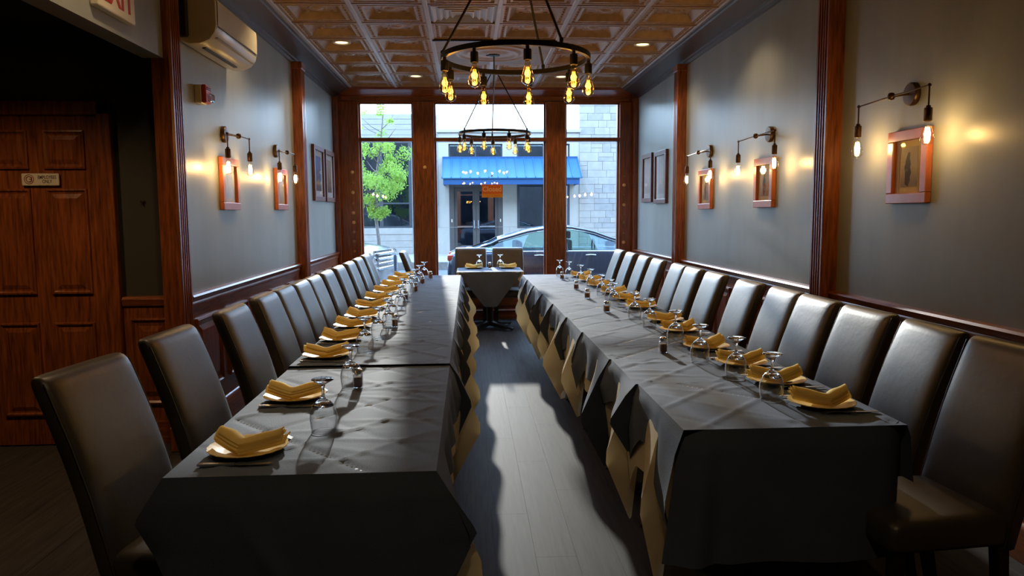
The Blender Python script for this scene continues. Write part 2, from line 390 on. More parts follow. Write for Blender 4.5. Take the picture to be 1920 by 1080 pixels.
for c in range(6):
    x = TX0 + (c+.5)*TW
    for r in range(-16, 5):
        yc = TY0 + (r+.5)*TD
        if c in (2, 3) and (r in (0, 1) or r in (-7, -6)): continue
        if any(c == vc and abs(vy-yc) < .2 for vc, vy in VENTS): continue
        if r == 4:
            o = put('ceiling_tile', tm, ceil, None, (x, TY0+4*TD+.165, ZC)); o.scale = (1, .54, 1)
        else: put('ceiling_tile', tm, ceil, None, (x, yc, ZC))
for c in range(7):
    x = TX0 + c*TW
    o = MB().prism([(x-.022, ZC-.004), (x-.014, ZC-.010), (x+.014, ZC-.010), (x+.022, ZC-.004), (x+.022, ZC+.01), (x-.022, ZC+.01)], 'y', YB, 10.20).build('main_tee', 'tin_light', ceil)
for r in range(-16, 5):
    MB().box(TX0, TX0+6*TW, TY0+r*TD-.008, TY0+r*TD+.008, ZC-.005, ZC+.01).build('cross_tee', 'tin', ceil)
def medallion(y0):
    x0, x1 = TX0+2*TW+.022, TX0+4*TW-.022; cx, cy = (x0+x1)/2, y0+TD
    p = MB().box(x0, x1, y0+.01, y0+2*TD-.01, ZC-.004, ZC+.02).build('medallion_panel', 'panel_grey', ceil)
    MB().box(x0-.02, x1+.02, y0-.012, y0+.022, ZC-.020, ZC-.004).build('edge_strip', 'black_wood', p)
    MB().lathe([(.40, ZC-.004), (.395, ZC-.016), (.36, ZC-.020), (.345, ZC-.010), (.30, ZC-.010), (.285, ZC-.022), (.25, ZC-.024), (.23, ZC-.012), (.16, ZC-.012), (.14, ZC-.022), (.10, ZC-.026), (.07, ZC-.026)], (cx, cy, 0), 40).build('medallion', 'tin', p, 40)
    return cx, cy
MCX, MCY = medallion(TY0)
medallion(TY0-7*TD)

# cornices
corn_l = [(XL, 3.02), (XL+.018, 3.02), (XL+.022, 3.05), (XL+.034, 3.055), (XL+.036, 3.075), (XL+.21, 3.115), (XL+.215, 3.130), (XL+.235, 3.132), (XL+.24, 3.150), (XL+.262, 3.155), (XL+.262, 3.26), (XL, 3.26)]
o = MB().prism(corn_l, 'y', YB, 10.40).build('trim_1', 'cornice_paint', kind='structure')
corn_r = [(XR - (x-XL), z) for x, z in corn_l]
MB().prism(corn_r, 'y', YB, 10.40).build('trim_2', 'cornice_paint', kind='structure')
MB().prism([(10.40, 3.00), (10.375, 3.00), (10.37, 3.05), (10.34, 3.07), (10.22, 3.12), (10.20, 3.15), (10.20, 3.26), (10.40, 3.26)], 'x', XL+.1, XR-.1).build('trim_3', 'mahogany_across', kind='structure')

# fluted pilasters
def pilaster(n, sgn, xw, y0, y1, depth, ztop):
    xf = xw + sgn*depth
    w = y1-y0; pts = [(xw, y0), (xf-sgn*.012, y0), (xf, y0+.012), (xf, y0+.025)]
    k = 4; fw = (w-.05)/k
    for i in range(k):
        a = y0+.025+i*fw
        pts += [(xf, a+.004), (xf-sgn*.010, a+fw*.3), (xf-sgn*.010, a+fw*.7), (xf, a+fw-.004)]
    pts += [(xf, y1-.025), (xf, y1-.012), (xf-sgn*.012, y1), (xw, y1)]
    o = MB().prism(pts, 'z', 0.0, ztop).build('trim_%d' % n, 'mahogany_vertical', kind='structure')
    MB().rbox(min(xw, xf+sgn*.012), max(xw, xf+sgn*.012), y0-.012, y1+.012, 0, .16, .006, 1).build('plinth', 'mahogany_vertical', o)
    MB().rbox(min(xw, xf+sgn*.010), max(xw, xf+sgn*.010), y0-.010, y1+.010, ztop-.07, ztop, .006, 1).build('cap', 'mahogany_vertical', o)
    return o
pilaster(4, 1, XL-.07, 4.655, 4.83, .115, 3.03)
pilaster(5, 1, XL, 7.95, 8.12, .10, 3.03)
pilaster(6, -1, XR, 4.607, 4.78, .10, 3.03)
pilaster(7, -1, XR, 7.98, 8.14, .10, 3.03)
# corner trims beside the window wall
MB().rbox(XL, XL+.07, 10.24, 10.40, 0, 3.03, .006, 1).build('trim_8', 'mahogany_vertical', kind='structure')
MB().rbox(XR-.06, XR, 10.26, 10.40, 0, 3.03, .006, 1).build('trim_9', 'mahogany_vertical', kind='structure')

# wainscot, chair rail, raised panels
def wainscot(wall, sgn, xw, spans, name):
    for (y0, y1) in spans:
        xf = xw + sgn*.022
        MB().box(min(xw, xf), max(xw, xf), y0, y1, .0, .93).build('wainscot', 'mahogany_along', wall)
        rail = [(xw, .885), (xf+sgn*.010, .885), (xf+sgn*.014, .90), (xf+sgn*.008, .915), (xf+sgn*.022, .935), (xf+sgn*.028, .95), (xf+sgn*.020, .962), (xw, .966)]
        MB().prism(rail, 'y', y0, y1).build('chair_rail', 'mahogany_along', wall, 40)
        n = max(1, round((y1-y0)/.58)); w = (y1-y0)/n
        for i in range(n):
            a, b2 = y0+i*w+.075, y0+(i+1)*w-.075
            z0, z1 = .30, .80
            rings = []
            for ins, dx in ((0, 0), (0, .016), (.012, .020), (.022, .012), (.05, .004), (.085, .014), (.09, .014)):
                x = xf + sgn*dx
                rings.append([(x, a+ins, z0+ins), (x, b2-ins, z0+ins), (x, b2-ins, z1-ins), (x, a+ins, z1-ins)])
            MB().ring_loft(rings).build('raised_panel', 'mahogany_vertical', wall)
        bb = [(xw, 0), (xf+sgn*.022, 0), (xf+sgn*.022, .13), (xf+sgn*.014, .15), (xf+sgn*.008, .16), (xf, .165), (xw, .165)]
        MB().prism(bb, 'y', y0, y1).build('baseboard_%s' % name, 'mahogany_along', None, 40, 'structure')
wainscot(wl_, 1, XL, [(4.83, 7.95), (8.12, 10.24)], 'left')
wainscot(wr_, -1, XR, [(YB, 4.607), (4.78, 7.98), (8.14, 10.26)], 'right')
# alcove wainscot strip between door and pilaster
MB().box(-2.20, -1.87, 4.845, 4.87, 0, .93).build('wainscot', 'mahogany_vertical', wa_)
MB().prism([(4.87, .90), (4.835, .90), (4.830, .92), (4.825, .94), (4.84, .955), (4.87, .96)], 'x', -2.20, -1.87).build('chair_rail', 'mahogany_across', wa_)
MB().ring_loft([[(-2.16+i, 4.845-d, .26+i), (-1.91-i, 4.845-d, .26+i), (-1.91-i, 4.845-d, .82-i), (-2.16+i, 4.845-d, .82-i)] for i, d in ((0, 0), (0, .012), (.012, .016), (.025, .006), (.05, .003), (.085, .014), (.09, .014))]).build('raised_panel', 'mahogany_vertical', wa_)
MB().box(-2.20, -1.87, 4.825, 4.845, 0, .15).build('baseboard_alcove', 'mahogany_across', kind='structure')
al = thing('ceiling_light', 'warm recessed ceiling light inside the door alcove', 'ceiling light', (-2.75, 3.75, 2.595), 0, 'recessed ceiling lights')
MB().lathe([(.088, .02), (.088, -.004), (.080, -.008), (.066, -.004), (.062, .004)], n=28).build('trim_ring', 'white_plastic', al, 40)
MB().lathe([(.064, .004), (.05, -.001), (.02, -.003), (.0005, -.003)], n=28).build('lens', 'lens_warm', al, 40)
ld = bpy.data.lights.new('downlight', 'SPOT'); ld.energy = 36; ld.spot_size = math.radians(140); ld.spot_blend = .7; ld.color = (1, .62, .30); ld.shadow_soft_size = .06
lo = bpy.data.objects.new('downlight', ld); C.objects.link(lo); lo.parent = al; lo.location = (0, 0, -.02)
# small wall fitting hook
MB().rbox(-2.065, -2.04, 4.855, 4.872, 1.555, 1.567, .003, 1).rbox(-2.055, -2.048, 4.855, 4.872, 1.535, 1.555, .002, 1).build('wall_hook', 'steel', wa_)

# door in the alcove
dr = MB()
DX0, DX1, DZ = -3.05, -2.29, 2.09
dr.box(DX0, DX1, 4.845, 4.875, .01, DZ)
door = dr.build('door_1', 'mahogany_vertical', kind='structure')
st = .085; mid = (DX0+DX1)/2
cols = [(DX0+st, mid-.045), (mid+.045, DX1-st)]
rows = [(.20, .80), (.98, 1.64), (1.76, 2.0)]
for (a, b2) in cols:
    for (z0, z1) in rows:
        MB().ring_loft([[(a+i, 4.845-d, z0+i), (b2-i, 4.845-d, z0+i), (b2-i, 4.845-d, z1-i), (a+i, 4.845-d, z1-i)] for i, d in ((0, 0), (.002, .013), (.012, .015), (.022, .005), (.032, .004), (.060, .013), (.064, .013))]).build('door_panel', 'mahogany_vertical', door)
k = MB().lathe([(.026, 4.845), (.026, 4.835), (.010, 4.832), (.010, 4.815), (.024, 4.805), (.027, 4.793), (.018, 4.780), (.001, 4.778)], (DX0+.06, 0, .96), 16, 'y').build('door_knob', 'brass', door, 40)
cs = MB()
for (a, b2, z0, z1) in ((DX1, DX1+.085, 0, 2.175), (DX0-.085, DX0, 0, 2.175), (DX0-.085, DX1+.085, DZ, 2.175)):
    cs.rbox(a, b2, 4.82, 4.872, z0, z1, .008, 2)
cs.build('trim_10', 'mahogany_vertical', kind='structure')

sg = thing('door_sign', 'small cream EMPLOYEES ONLY sign with round emblem on the wooden door', 'sign', (-2.645, 4.832, 1.66))
MB().rbox(-.112, .112, -.005, .0, 0, .075, .006, 2).build('plate', 'sign_white', sg)
text('lettering', 'EMPLOYEES', .030, 'print_ink', sg, (.040, -.0055, .049), (PI/2, 0, 0), .0004, .72)
text('lettering', 'ONLY', .030, 'print_ink', sg, (.040, -.0055, .023), (PI/2, 0, 0), .0004, .72)
eb = MB().torus((-.068, -.0055, .038), .028, .0022, 24, 6, 'y', .3)
eb.tube([(-.068+.017*math.cos(a), -.0055, .038+.017*math.sin(a)) for a in [PI*.25+i*PI*1.5/12 for i in range(13)]], .0028, 6)
eb.bar((-.066, -.0055, .038), (-.050, -.0055, .038), .002, .006).bar((-.052, -.0055, .024), (-.052, -.0055, .052), .006, .002)
eb.build('emblem', 'sign_ink', sg)

# ------------------------------------------------------------------ shopfront: posts, windows
def post(n, x0, x1, roses):
    o = MB().rbox(x0, x1, YF-.045, YF+.13, .50, 2.985, .006, 1).build('trim_%d' % n, 'mahogany_vertical', kind='structure')
    for (x, z, s) in roses:
        MB().lathe([(.024*s, YF-.044), (.022*s, YF-.053), (.015*s, YF-.050), (.010*s, YF-.058), (.001, YF-.060)], (x, 0, z), 14, 'y').build('rosette', 'rosette_gilt' if s > .9 else 'rosette_brown', o, 40)
    return o
post(11, XL, -1.475, [(-1.57, z, s) for z, s in ((2.038, 1), (1.894, .8), (1.765, 1), (1.62, .6), (1.49, 1), (1.359, 1), (1.228, .85), (1.097, .85), (.965, .85))])
post(12, -.745, -.455, [(-.590, 2.102, 1)])
post(13, 1.070, 1.345, [])
post(14, 2.096, XR, [(2.158, z, s) for z, s in ((1.967, .55), (1.85, 1), (1.717, .55), (1.577, 1), (1.444, .55), (1.333, .7), (1.184, .6), (1.057, 1))])
def window(n, x0, x1):
    f = MB()
    for (a, b2, z0, z1) in ((x0, x0+.022, .50, 2.985), (x1-.022, x1, .50, 2.985), (x0, x1, .50, .535), (x0, x1, 2.96, 2.985)):
        e = .002 if b2-a > .1 else 0
        f.box(a+e, b2-e, YF+.03+e, YF+.09-e, z0+(0 if e else .003), z1-(0 if e else .003))
    w = f.build('window_%d' % n, 'mahogany_vertical', kind='structure')
    MB().rbox(x0, x1, YF-.03, YF+.11, 2.452, 2.502, .005, 1).build('transom_bar', 'mahogany_across', w)
    for z0, z1 in ((.535, 2.452), (2.502, 2.96)):
        MB().box(x0+.022, x1-.022, YF+.055, YF+.063, z0, z1).build('pane', 'window_glass', w)
    MB().rbox(x0-.01, x1+.01, YF-.05, YF+.12, .47, .50, .006, 1).build('window_sill', 'mahogany_across', w)
window(1, -1.475, -.745); window(2, -.455, 1.070); window(3, 1.345, 2.096)
for i in range(4):                                     # panels under the windows
    a = -1.72 + i*1.0; b2 = a+.94
    MB().ring_loft([[(a+k, YF-d, .10+k), (b2-k, YF-d, .10+k), (b2-k, YF-d, .42-k), (a+k, YF-d, .42-k)] for k, d in ((0, 0), (0, .018), (.014, .022), (.028, .010), (.05, .004), (.09, .014), (.10, .014))]).build('raised_panel', 'mahogany_across', wf_)
MB().box(XL, XR, YF-.025, YF, 0, .085).build('baseboard_front', 'mahogany_across', kind='structure')

# orange flip sign hung in the window
cl = thing('flip_sign', 'orange Closed sign hanging in the middle shop window', 'sign', (.328, YF+.025, 1.69))
MB().box(-.142, .142, -.004, 0, 0, .178).build('board', 'orange_print', cl)
MB().box(-.142, .142, -.0055, -.004, 0, .048).build('lower_band', 'orange_pale', cl)
text('lettering', 'Closed', .094, 'orange_letters', cl, (-.002, -.0052, .112), (PI/2, 0, 0), .0006, 1.0, .028)
mk = MB()
for i in range(5): mk.box(.03+i*.016, .042+i*.016, -.0062, -.0055, .018, .028)
mk.build('small_print', 'orange_print', cl)
MB().tube([(-.10, -.002, .178), (0, 0, .30), (.10, -.002, .178)], .0012, 5).build('cord', 'grey_plastic', cl)
MB().lathe([(.016, .026), (.010, .016), (.004, .012), (.001, .010)], (0, 0, .30), 12, 'y').build('suction_cup', 'grey_plastic', cl)

# ------------------------------------------------------------------ ceiling lights, vents
names = {(0, 7.75): 'round warm recessed ceiling light above the air-conditioner side of the room',
         (1, 9.57): 'round warm recessed light near the window, one tile off the bare-bulb chandelier panel',
         (5, 7.75): 'round warm recessed ceiling light beside the three-lamp wall, mid-room',
         (4, 9.57): 'round warm recessed light near the window on the three-lamp wall side',
         (5, 5.94): 'round warm recessed light above the middle lamp of the three-lamp wall',
         (0, 5.94): 'round warm recessed ceiling light beside the air conditioner',
         (0, 3.5): 'round warm recessed ceiling light beyond the EXIT sign header',
         (2, 0.5): 'round warm recessed ceiling light behind the windowless ends of both table rows'}
for (c, y) in LIGHTS:
    x = TX0 + (c+.5)*TW
    t = thing('ceiling_light', names[(c, y)], 'ceiling light', (x, y, ZC+.028), 0, 'recessed ceiling lights')
    MB().lathe([(.088, .02), (.088, -.004), (.080, -.008), (.066, -.004), (.062, .004)], n=28).build('trim_ring', 'white_plastic', t, 40)
    MB().lathe([(.064, .004), (.05, -.001), (.02, -.003), (.0005, -.003)], n=28).build('lens', 'lens_warm', t, 40)
    ld = bpy.data.lights.new('downlight', 'SPOT'); ld.energy = 28; ld.spot_size = math.radians(120); ld.spot_blend = .6; ld.color = (1, .70, .38); ld.shadow_soft_size = .06
    lo = bpy.data.objects.new('downlight', ld); C.objects.link(lo); lo.parent = t; lo.location = (0, 0, -.02)
for i, (c, y) in enumerate(VENTS):
    x = TX0 + (c+.5)*TW
    t = thing('ceiling_vent', ['square four-way metal air vent in the ceiling before the grey medallion panel', 'square four-way metal air vent in the ceiling between medallion panel and window'][i], 'vent', (x, y, ZC), 0, 'ceiling vents')
    MB().box(-.285, .285, -.285, .285, .01, .03).build('backing', 'grey_plastic', t)
    for h in (.26, .205, .15, .095):
        MB().ring_loft([[(-a, -a, z), (a, -a, z), (a, a, z), (-a, a, z)] for a, z in ((h, .010), (h, -.004), (h-.012, -.006), (h-.040, .012))], cap=False).build('louvre', 'tin_light', t)

# ------------------------------------------------------------------ air conditioner, alarm, exit sign
ac = thing('air_conditioner', 'cream wall-mounted split air conditioner high on the two-lamp wall', 'air conditioner', (XL+.004, 4.93, 2.54))
prof = [(0, .02), (.06, 0), (.13, .005), (.185, .03), (.218, .075), (.228, .12), (.228, .26), (.222, .285), (.205, .295), (0, .295)]
def acprof(s): return [(x*s+(0 if s == 1 else .002), .15+(z-.15)*s) for x, z in prof]
MB().ring_loft([[(x, 0.0, z) for x, z in acprof(.97)], [(x, .012, z) for x, z in prof], [(x, .90, z) for x, z in prof], [(x, .912, z) for x, z in acprof(.97)]]).build('body', 'white_plastic', ac, 30)
MB().grid(lambda u, v: (.231 + .003*math.sin(PI*v), .02+.872*u, .122+.155*v), 2, 6).build('front_panel', 'white_plastic', ac, 40)
MB().bar((.196, .05, .050), (.196, .862, .050), .045, .008).build('louvre', 'grey_plastic', ac)
MB().box(.10, .125, .10, .75, -.004, .004).build('air_slot', 'black_plastic', ac)
MB().box(.2285, .2295, .03, .885, .112, .118).build('panel_gap', 'black_plastic', ac)
MB().rbox(0, .06, -.035, -.002, .04, .28, .01, 1).build('pipe_cover', 'black_plastic', ac)

fa = thing('fire_alarm', 'small red and white fire alarm strobe below the air conditioner', 'alarm', (XL, 5.20, 2.27))
MB().rbox(0, .045, -.055, .055, -.06, .06, .006, 1).build('back_box', 'white_plastic', fa)
MB().rbox(.045, .075, -.052, .052, -.058, .062, .008, 2).build('horn_body', 'red_plastic', fa)
MB().rbox(.075, .105, -.030, .040, -.050, .005, .010, 2).build('strobe_lens', 'strobe_lens', fa)
MB().box(.0755, .080, -.04, .04, .03, .034).box(.0755, .080, -.04, .04, .042, .046).build('horn_slots', 'black_plastic', fa)

ex = thing('exit_sign', 'white EXIT sign with red letters on the header above the door alcove', 'sign', (XL, 4.0, 2.475))
MB().rbox(0, .045, -.20, .20, 0, .21, .008, 2).build('housing', 'sign_white', ex)
text('lettering', 'EXIT', .205, 'red_plastic', ex, (.0462, 0, .105), (PI/2, 0, PI/2), .0006, .85, .022)

# ------------------------------------------------------------------ pictures
def picture(label, sgn, xw, y, z, w, h, mw, prt, mat_, frame, group):
    t = thing('framed_picture', label, 'picture', (xw, y, z), 0 if sgn > 0 else PI, group)
    for (a, b2, c, d) in ((-w/2, w/2, -h/2, -h/2+mw), (-w/2, w/2, h/2-mw, h/2), (-w/2, -w/2+mw, -h/2+mw, h/2-mw), (w/2-mw, w/2, -h/2+mw, h/2-mw)):
        MB().rbox(.002, .034, a, b2, c, d, .004, 2).build('frame', frame, t)
    MB().box(.002, .012, -w/2+mw, w/2-mw, -h/2+mw, h/2-mw).build('mat', mat_, t)
    a, b2 = (w/2-mw)*.60, (h/2-mw)*.76
    MB().box(.012, .0135, -a, a, -b2, b2).build('print', prt, t)
    MB().box(.018, .020, -w/2+mw, w/2-mw, -h/2+mw, h/2-mw).build('glazing', 'picture_glass', t)
    return t
picture('red-brown framed sepia portrait with cream mat below the lamp farthest from the window', -1, XR, 3.845, 1.70, .36, .385, .055, 'print_sepia', 'mat_board', 'frame_wood', None)
picture('red-brown framed sepia print below the middle lamp of the three-lamp wall', -1, XR, 5.775, 1.695, .37, .385, .055, 'print_sepia', 'mat_board', 'frame_wood', None)
picture('red-brown framed sepia print below the lamp nearest the window on the three-lamp wall', -1, XR, 7.24, 1.69, .38, .385, .055, 'print_sepia', 'mat_board', 'frame_wood', None)
picture('tall dark framed pale print beside the window corner of the three-lamp wall', -1, XR, 9.64, 1.91, .52, .62, .055, 'print_pale', 'mat_pale', 'frame_dark', None)
picture('tall dark framed pale print between its twin and the pilaster, three-lamp wall', -1, XR, 8.97, 1.89, .56, .63, .055, 'print_pale', 'mat_pale', 'frame_dark', None)
picture('red-brown framed print below the first lamp past the air conditioner', 1, XL, 5.75, 1.70, .39, .385, .055, 'print_pale', 'mat_board', 'frame_wood', None)
picture('red-brown framed print below the second lamp past the air conditioner', 1, XL, 7.30, 1.71, .39, .39, .055, 'print_pale', 'mat_board', 'frame_wood', None)
picture('tall dark framed blue seascape beside the pilaster on the two-lamp wall', 1, XL, 9.13, 1.955, .60, .65, .055, 'print_seascape', 'mat_pale', 'frame_dark', None)
picture('tall dark framed brown street print beside the window corner, two-lamp wall', 1, XL, 9.83, 1.955, .58, .65, .055, 'print_street', 'mat_pale', 'frame_dark', None)

# ------------------------------------------------------------------ bulbs, sconces, chandeliers
def bulb_prof(s=1.0): return [(r*s, h*s) for r, h in ((.012, 0), (.0125, -.012), (.017, -.030), (.0245, -.055), (.030, -.078), (.0315, -.092), (.027, -.106), (.016, -.116), (.004, -.119), (.002, -.122))]
bulb_me = {}
for key, gm in (('hot', 'clear_bulb'), ('amber', 'amber_glass')):
    me = MB().lathe(bulb_prof(), n=18).mesh('bulb', 60); me.materials.append(M[gm]); bulb_me[key] = me
fm = MB()
for i in range(7):
    a = 2*PI*i/7; r0, r1 = .007, .013
    fm.tube([(r0*math.cos(a), r0*math.sin(a), -.034), (r1*math.cos(a), r1*math.sin(a), -.100)], .0011, 5)
fil_amber = fm.mesh('filament'); fil_amber.materials.append(M['filament_amber'])
fm = MB()
for i in range(5):
    a = 2*PI*i/5
    fm.tube([(.008*math.cos(a), .008*math.sin(a), -.034), (.013*math.cos(a), .013*math.sin(a), -.066), (.011*math.cos(a), .011*math.sin(a), -.096)], .0021, 5)
fil_hot = fm.mesh('filament'); fil_hot.materials.append(M['filament_hot'])
def sconce(label, sgn, xw, y, z, half, out=.125):
    t = thing('wall_lamp', label, 'wall lamp', (xw, y, z), 0 if sgn > 0 else PI, 'two-bulb wall lamps')
    MB().lathe([(.0, 0), (.058, 0), (.060, .006), (.060, .024), (.055, .030), (.02, .033), (.0005, .033)], n=28, axis='x').build('backplate', 'bronze', t, 40)
    MB().tube([(.03, 0, 0), (out, 0, -.012)], .006, 8).build('stem', 'bronze', t)
    MB().lathe([(.001, -.020), (.014, -.016), (.020, 0), (.014, .016), (.001, .020)], (out, 0, -.012), 14).build('joint', 'bronze', t, 60)
    MB().tube([(out, -half, -.020), (out, 0, -.012), (out, half, -.008)], .0042, 8).build('arm', 'bronze', t)
    for s in (-1, 1):
        zt = -.020 if s < 0 else -.008
        MB().lathe([(.001, .010), (.009, .004), (.009, -.004), (.001, -.010)], (out, s*half, zt), 10).build('elbow', 'bronze', t, 60)
        MB().tube([(out, s*half, zt), (out, s*half, zt-.105)], .0045, 8).build('drop_rod', 'bronze', t)
        MB().lathe([(.001, .012), (.010, .010), (.012, 0), (.0185, -.002), (.0195, -.006), (.0195, -.062), (.017, -.066), (.012, -.066)], (out, s*half, zt-.105), 18).build('socket', 'bronze', t, 40)
        bq = put('bulb', bulb_me['hot'], t, None, (out, s*half, zt-.165))
        put('filament', fil_hot, bq)
        ld = bpy.data.lights.new('bulb_glow', 'POINT'); ld.energy = 2.6; ld.color = (1, .60, .20); ld.shadow_soft_size = .022
        lo = bpy.data.objects.new('bulb_glow', ld); C.objects.link(lo); lo.parent = bq; lo.location = (0, 0, -.068)
    return t
sconce('two-bulb bronze wall lamp farthest from the window on the three-lamp wall', -1, XR, 3.85, 2.075, .325)
sconce('two-bulb bronze wall lamp in the middle of the three-lamp wall', -1, XR, 5.70, 2.06, .365)
sconce('two-bulb bronze wall lamp closest to the window on the three-lamp wall', -1, XR, 7.14, 2.05, .365)
sconce('two-bulb bronze wall lamp closest to the air conditioner', 1, XL, 5.69, 2.06, .265, .115)
sconce('two-bulb bronze wall lamp beside the pilaster on the two-lamp wall', 1, XL, 7.17, 2.06, .30, .115)

def chandelier(label, cx, cy, zr, R, ph, rods):
    t = thing('chandelier', label, 'chandelier', (cx, cy, ZC-.02), 0, 'ring chandeliers')
    z = zr-(ZC-.02)
    MB().lathe([(.001, 0), (.062, 0), (.064, -.006), (.058, -.016), (.012, -.022), (.001, -.022)], n=24).build('canopy', 'black_metal', t, 40)
    MB().tube([(0, 0, -.015), (0, 0, -.165)], .006, 8).build('stem', 'black_metal', t)
    MB().lathe([(.001, -.155), (.022, -.158), (.030, -.168), (.022, -.180), (.001, -.186)], n=16).build('hub', 'black_metal', t, 60)
    n = 64
    MB().ring_loft([[((R+dr_)*math.cos(2*PI*i/n), (R+dr_)*math.sin(2*PI*i/n), z+dz) for dr_, dz in ((-.011, -.013), (.011, -.013), (.011, .013), (-.011, .013))] for i in list(range(n))+[0]], cap=False).build('ring', 'black_metal', t)
    for a in rods:
        a = math.radians(a); p = (R*math.cos(a), R*math.sin(a), z+.03)
        MB().tube([(.022*math.cos(a), .022*math.sin(a), -.170), p], .0066, 8).build('rod', 'black_metal', t)
        MB().lathe([(.001, .012), (.010, .007), (.010, -.007), (.006, -.020), (.001, -.021)], p, 10).build('rod_end', 'black_metal', t, 60)
    for i in range(9):
        a = math.radians(ph+40*i); x, y = R*math.cos(a), R*math.sin(a)
        MB().lathe([(.001, .0), (.009, 0), (.009, -.018), (.0185, -.020), (.0200, -.026), (.0200, -.070), (.017, -.073), (.011, -.073)], (x, y, z-.010), 16).build('socket', 'black_metal', t, 40)
        bq = put('bulb', bulb_me['amber'], t, None, (x, y, z-.080))
        put('filament', fil_amber, bq)
        ld = bpy.data.lights.new('bulb_glow', 'POINT'); ld.energy = 1.3; ld.color = (1, .52, .14); ld.shadow_soft_size = .02
        lo = bpy.data.objects.new('bulb_glow', ld); C.objects.link(lo); lo.parent = bq; lo.location = (0, 0, -.064)
    return t
chandelier('black ring chandelier with nine amber bulbs, the big one away from the window', .258, 4.06, 2.285, .386, 35, (182, 302, 62))
chandelier('black ring chandelier with nine amber bulbs hung from the grey medallion panel', .285, 8.05, 2.312, .375, 11, (212, 332, 92))

# ------------------------------------------------------------------ tables and cloths
ROW = {'L': 'two-lamp wall', 'R': 'three-lamp wall'}
def place_words(i, n):
    """where the i-th of n (counted from the end away from the window) stands"""
    if i == 0: return 'at the windowless end'
    if i == n-1: return 'at the window end'
    if i < n/2: return ORD[i] + ' from the windowless end'
    return ORD[n-1-i] + ' from the window end'
def table_proto():
    t = thing('dining_table', 'x', 'table', (0, 0, 0), 0, 'tables under the charcoal cloths')
    MB().rbox(-.375, .375, -.365, .365, -.035, 0, .004, 1).build('tabletop', 'black_wood', t)
    MB().tube([(0, 0, -.05), (0, 0, -.70)], .038, 14).build('column', 'black_metal', t)
    MB().box(-.2, .2, -.03, .03, -.05, -.035).box(-.03, .03, -.2, .2, -.05, -.035).build('spider', 'black_metal', t)
    for i in range(4):
        a = PI/4 + i*PI/2; c, s = math.cos(a), math.sin(a)
        MB().ring_loft([[(c*r-s*w, s*r+c*w, z-.74) for w, z in ((-wd, z0), (wd, z0), (wd*.8, z1), (-wd*.8, z1))] for r, wd, z0, z1 in ((.03, .034, .03, .085), (.20, .031, .018, .055), (.385, .026, .014, .034), (.40, .020, .014, .028))]).build('foot', 'black_metal', t)
        MB().lathe([(.018, -.74), (.018, -.726)], (c*.375, s*.375, 0), 10, cap=True).build('glide', 'black_plastic', t)
    return t
TP = table_proto(); used = [False]
def place_table(x, y, ztop, label, rot=0.0):
    if not used[0]:
        used[0] = True; TP.location = (x, y, ztop); TP.rotation_euler = (0, 0, rot); TP['label'] = label; o = TP
    else: o = dup(TP, (x, y, ztop), rot, label)
    return o
LY = [2.06 + i*.7367 for i in range(10)]
RY = [2.37, 3.04, 3.58, 4.42, 5.07, 5.84, 6.58, 7.34, 8.0, 8.68]
LX0, LX1, RX0, RX1 = -.857, -.100, .700, 1.462
for i in range(9):
    zt = .742 if i < 2 else .748
    place_table((LX0+LX1)/2, (LY[i]+LY[i+1])/2, zt, 'black pedestal table under charcoal cloth, two-lamp wall row, ' + place_words(i, 9))
RTY = [2.37+i*(6.31/8) for i in range(9)]
for i in range(8):
    place_table((RX0+RX1)/2-.012*i, (RTY[i]+RTY[i+1])/2, .748, 'black pedestal table under charcoal cloth, three-lamp wall row, ' + place_words(i, 8))
place_table(.255, 9.52, .748, 'black pedestal table under charcoal cloth standing alone before the window', 0)

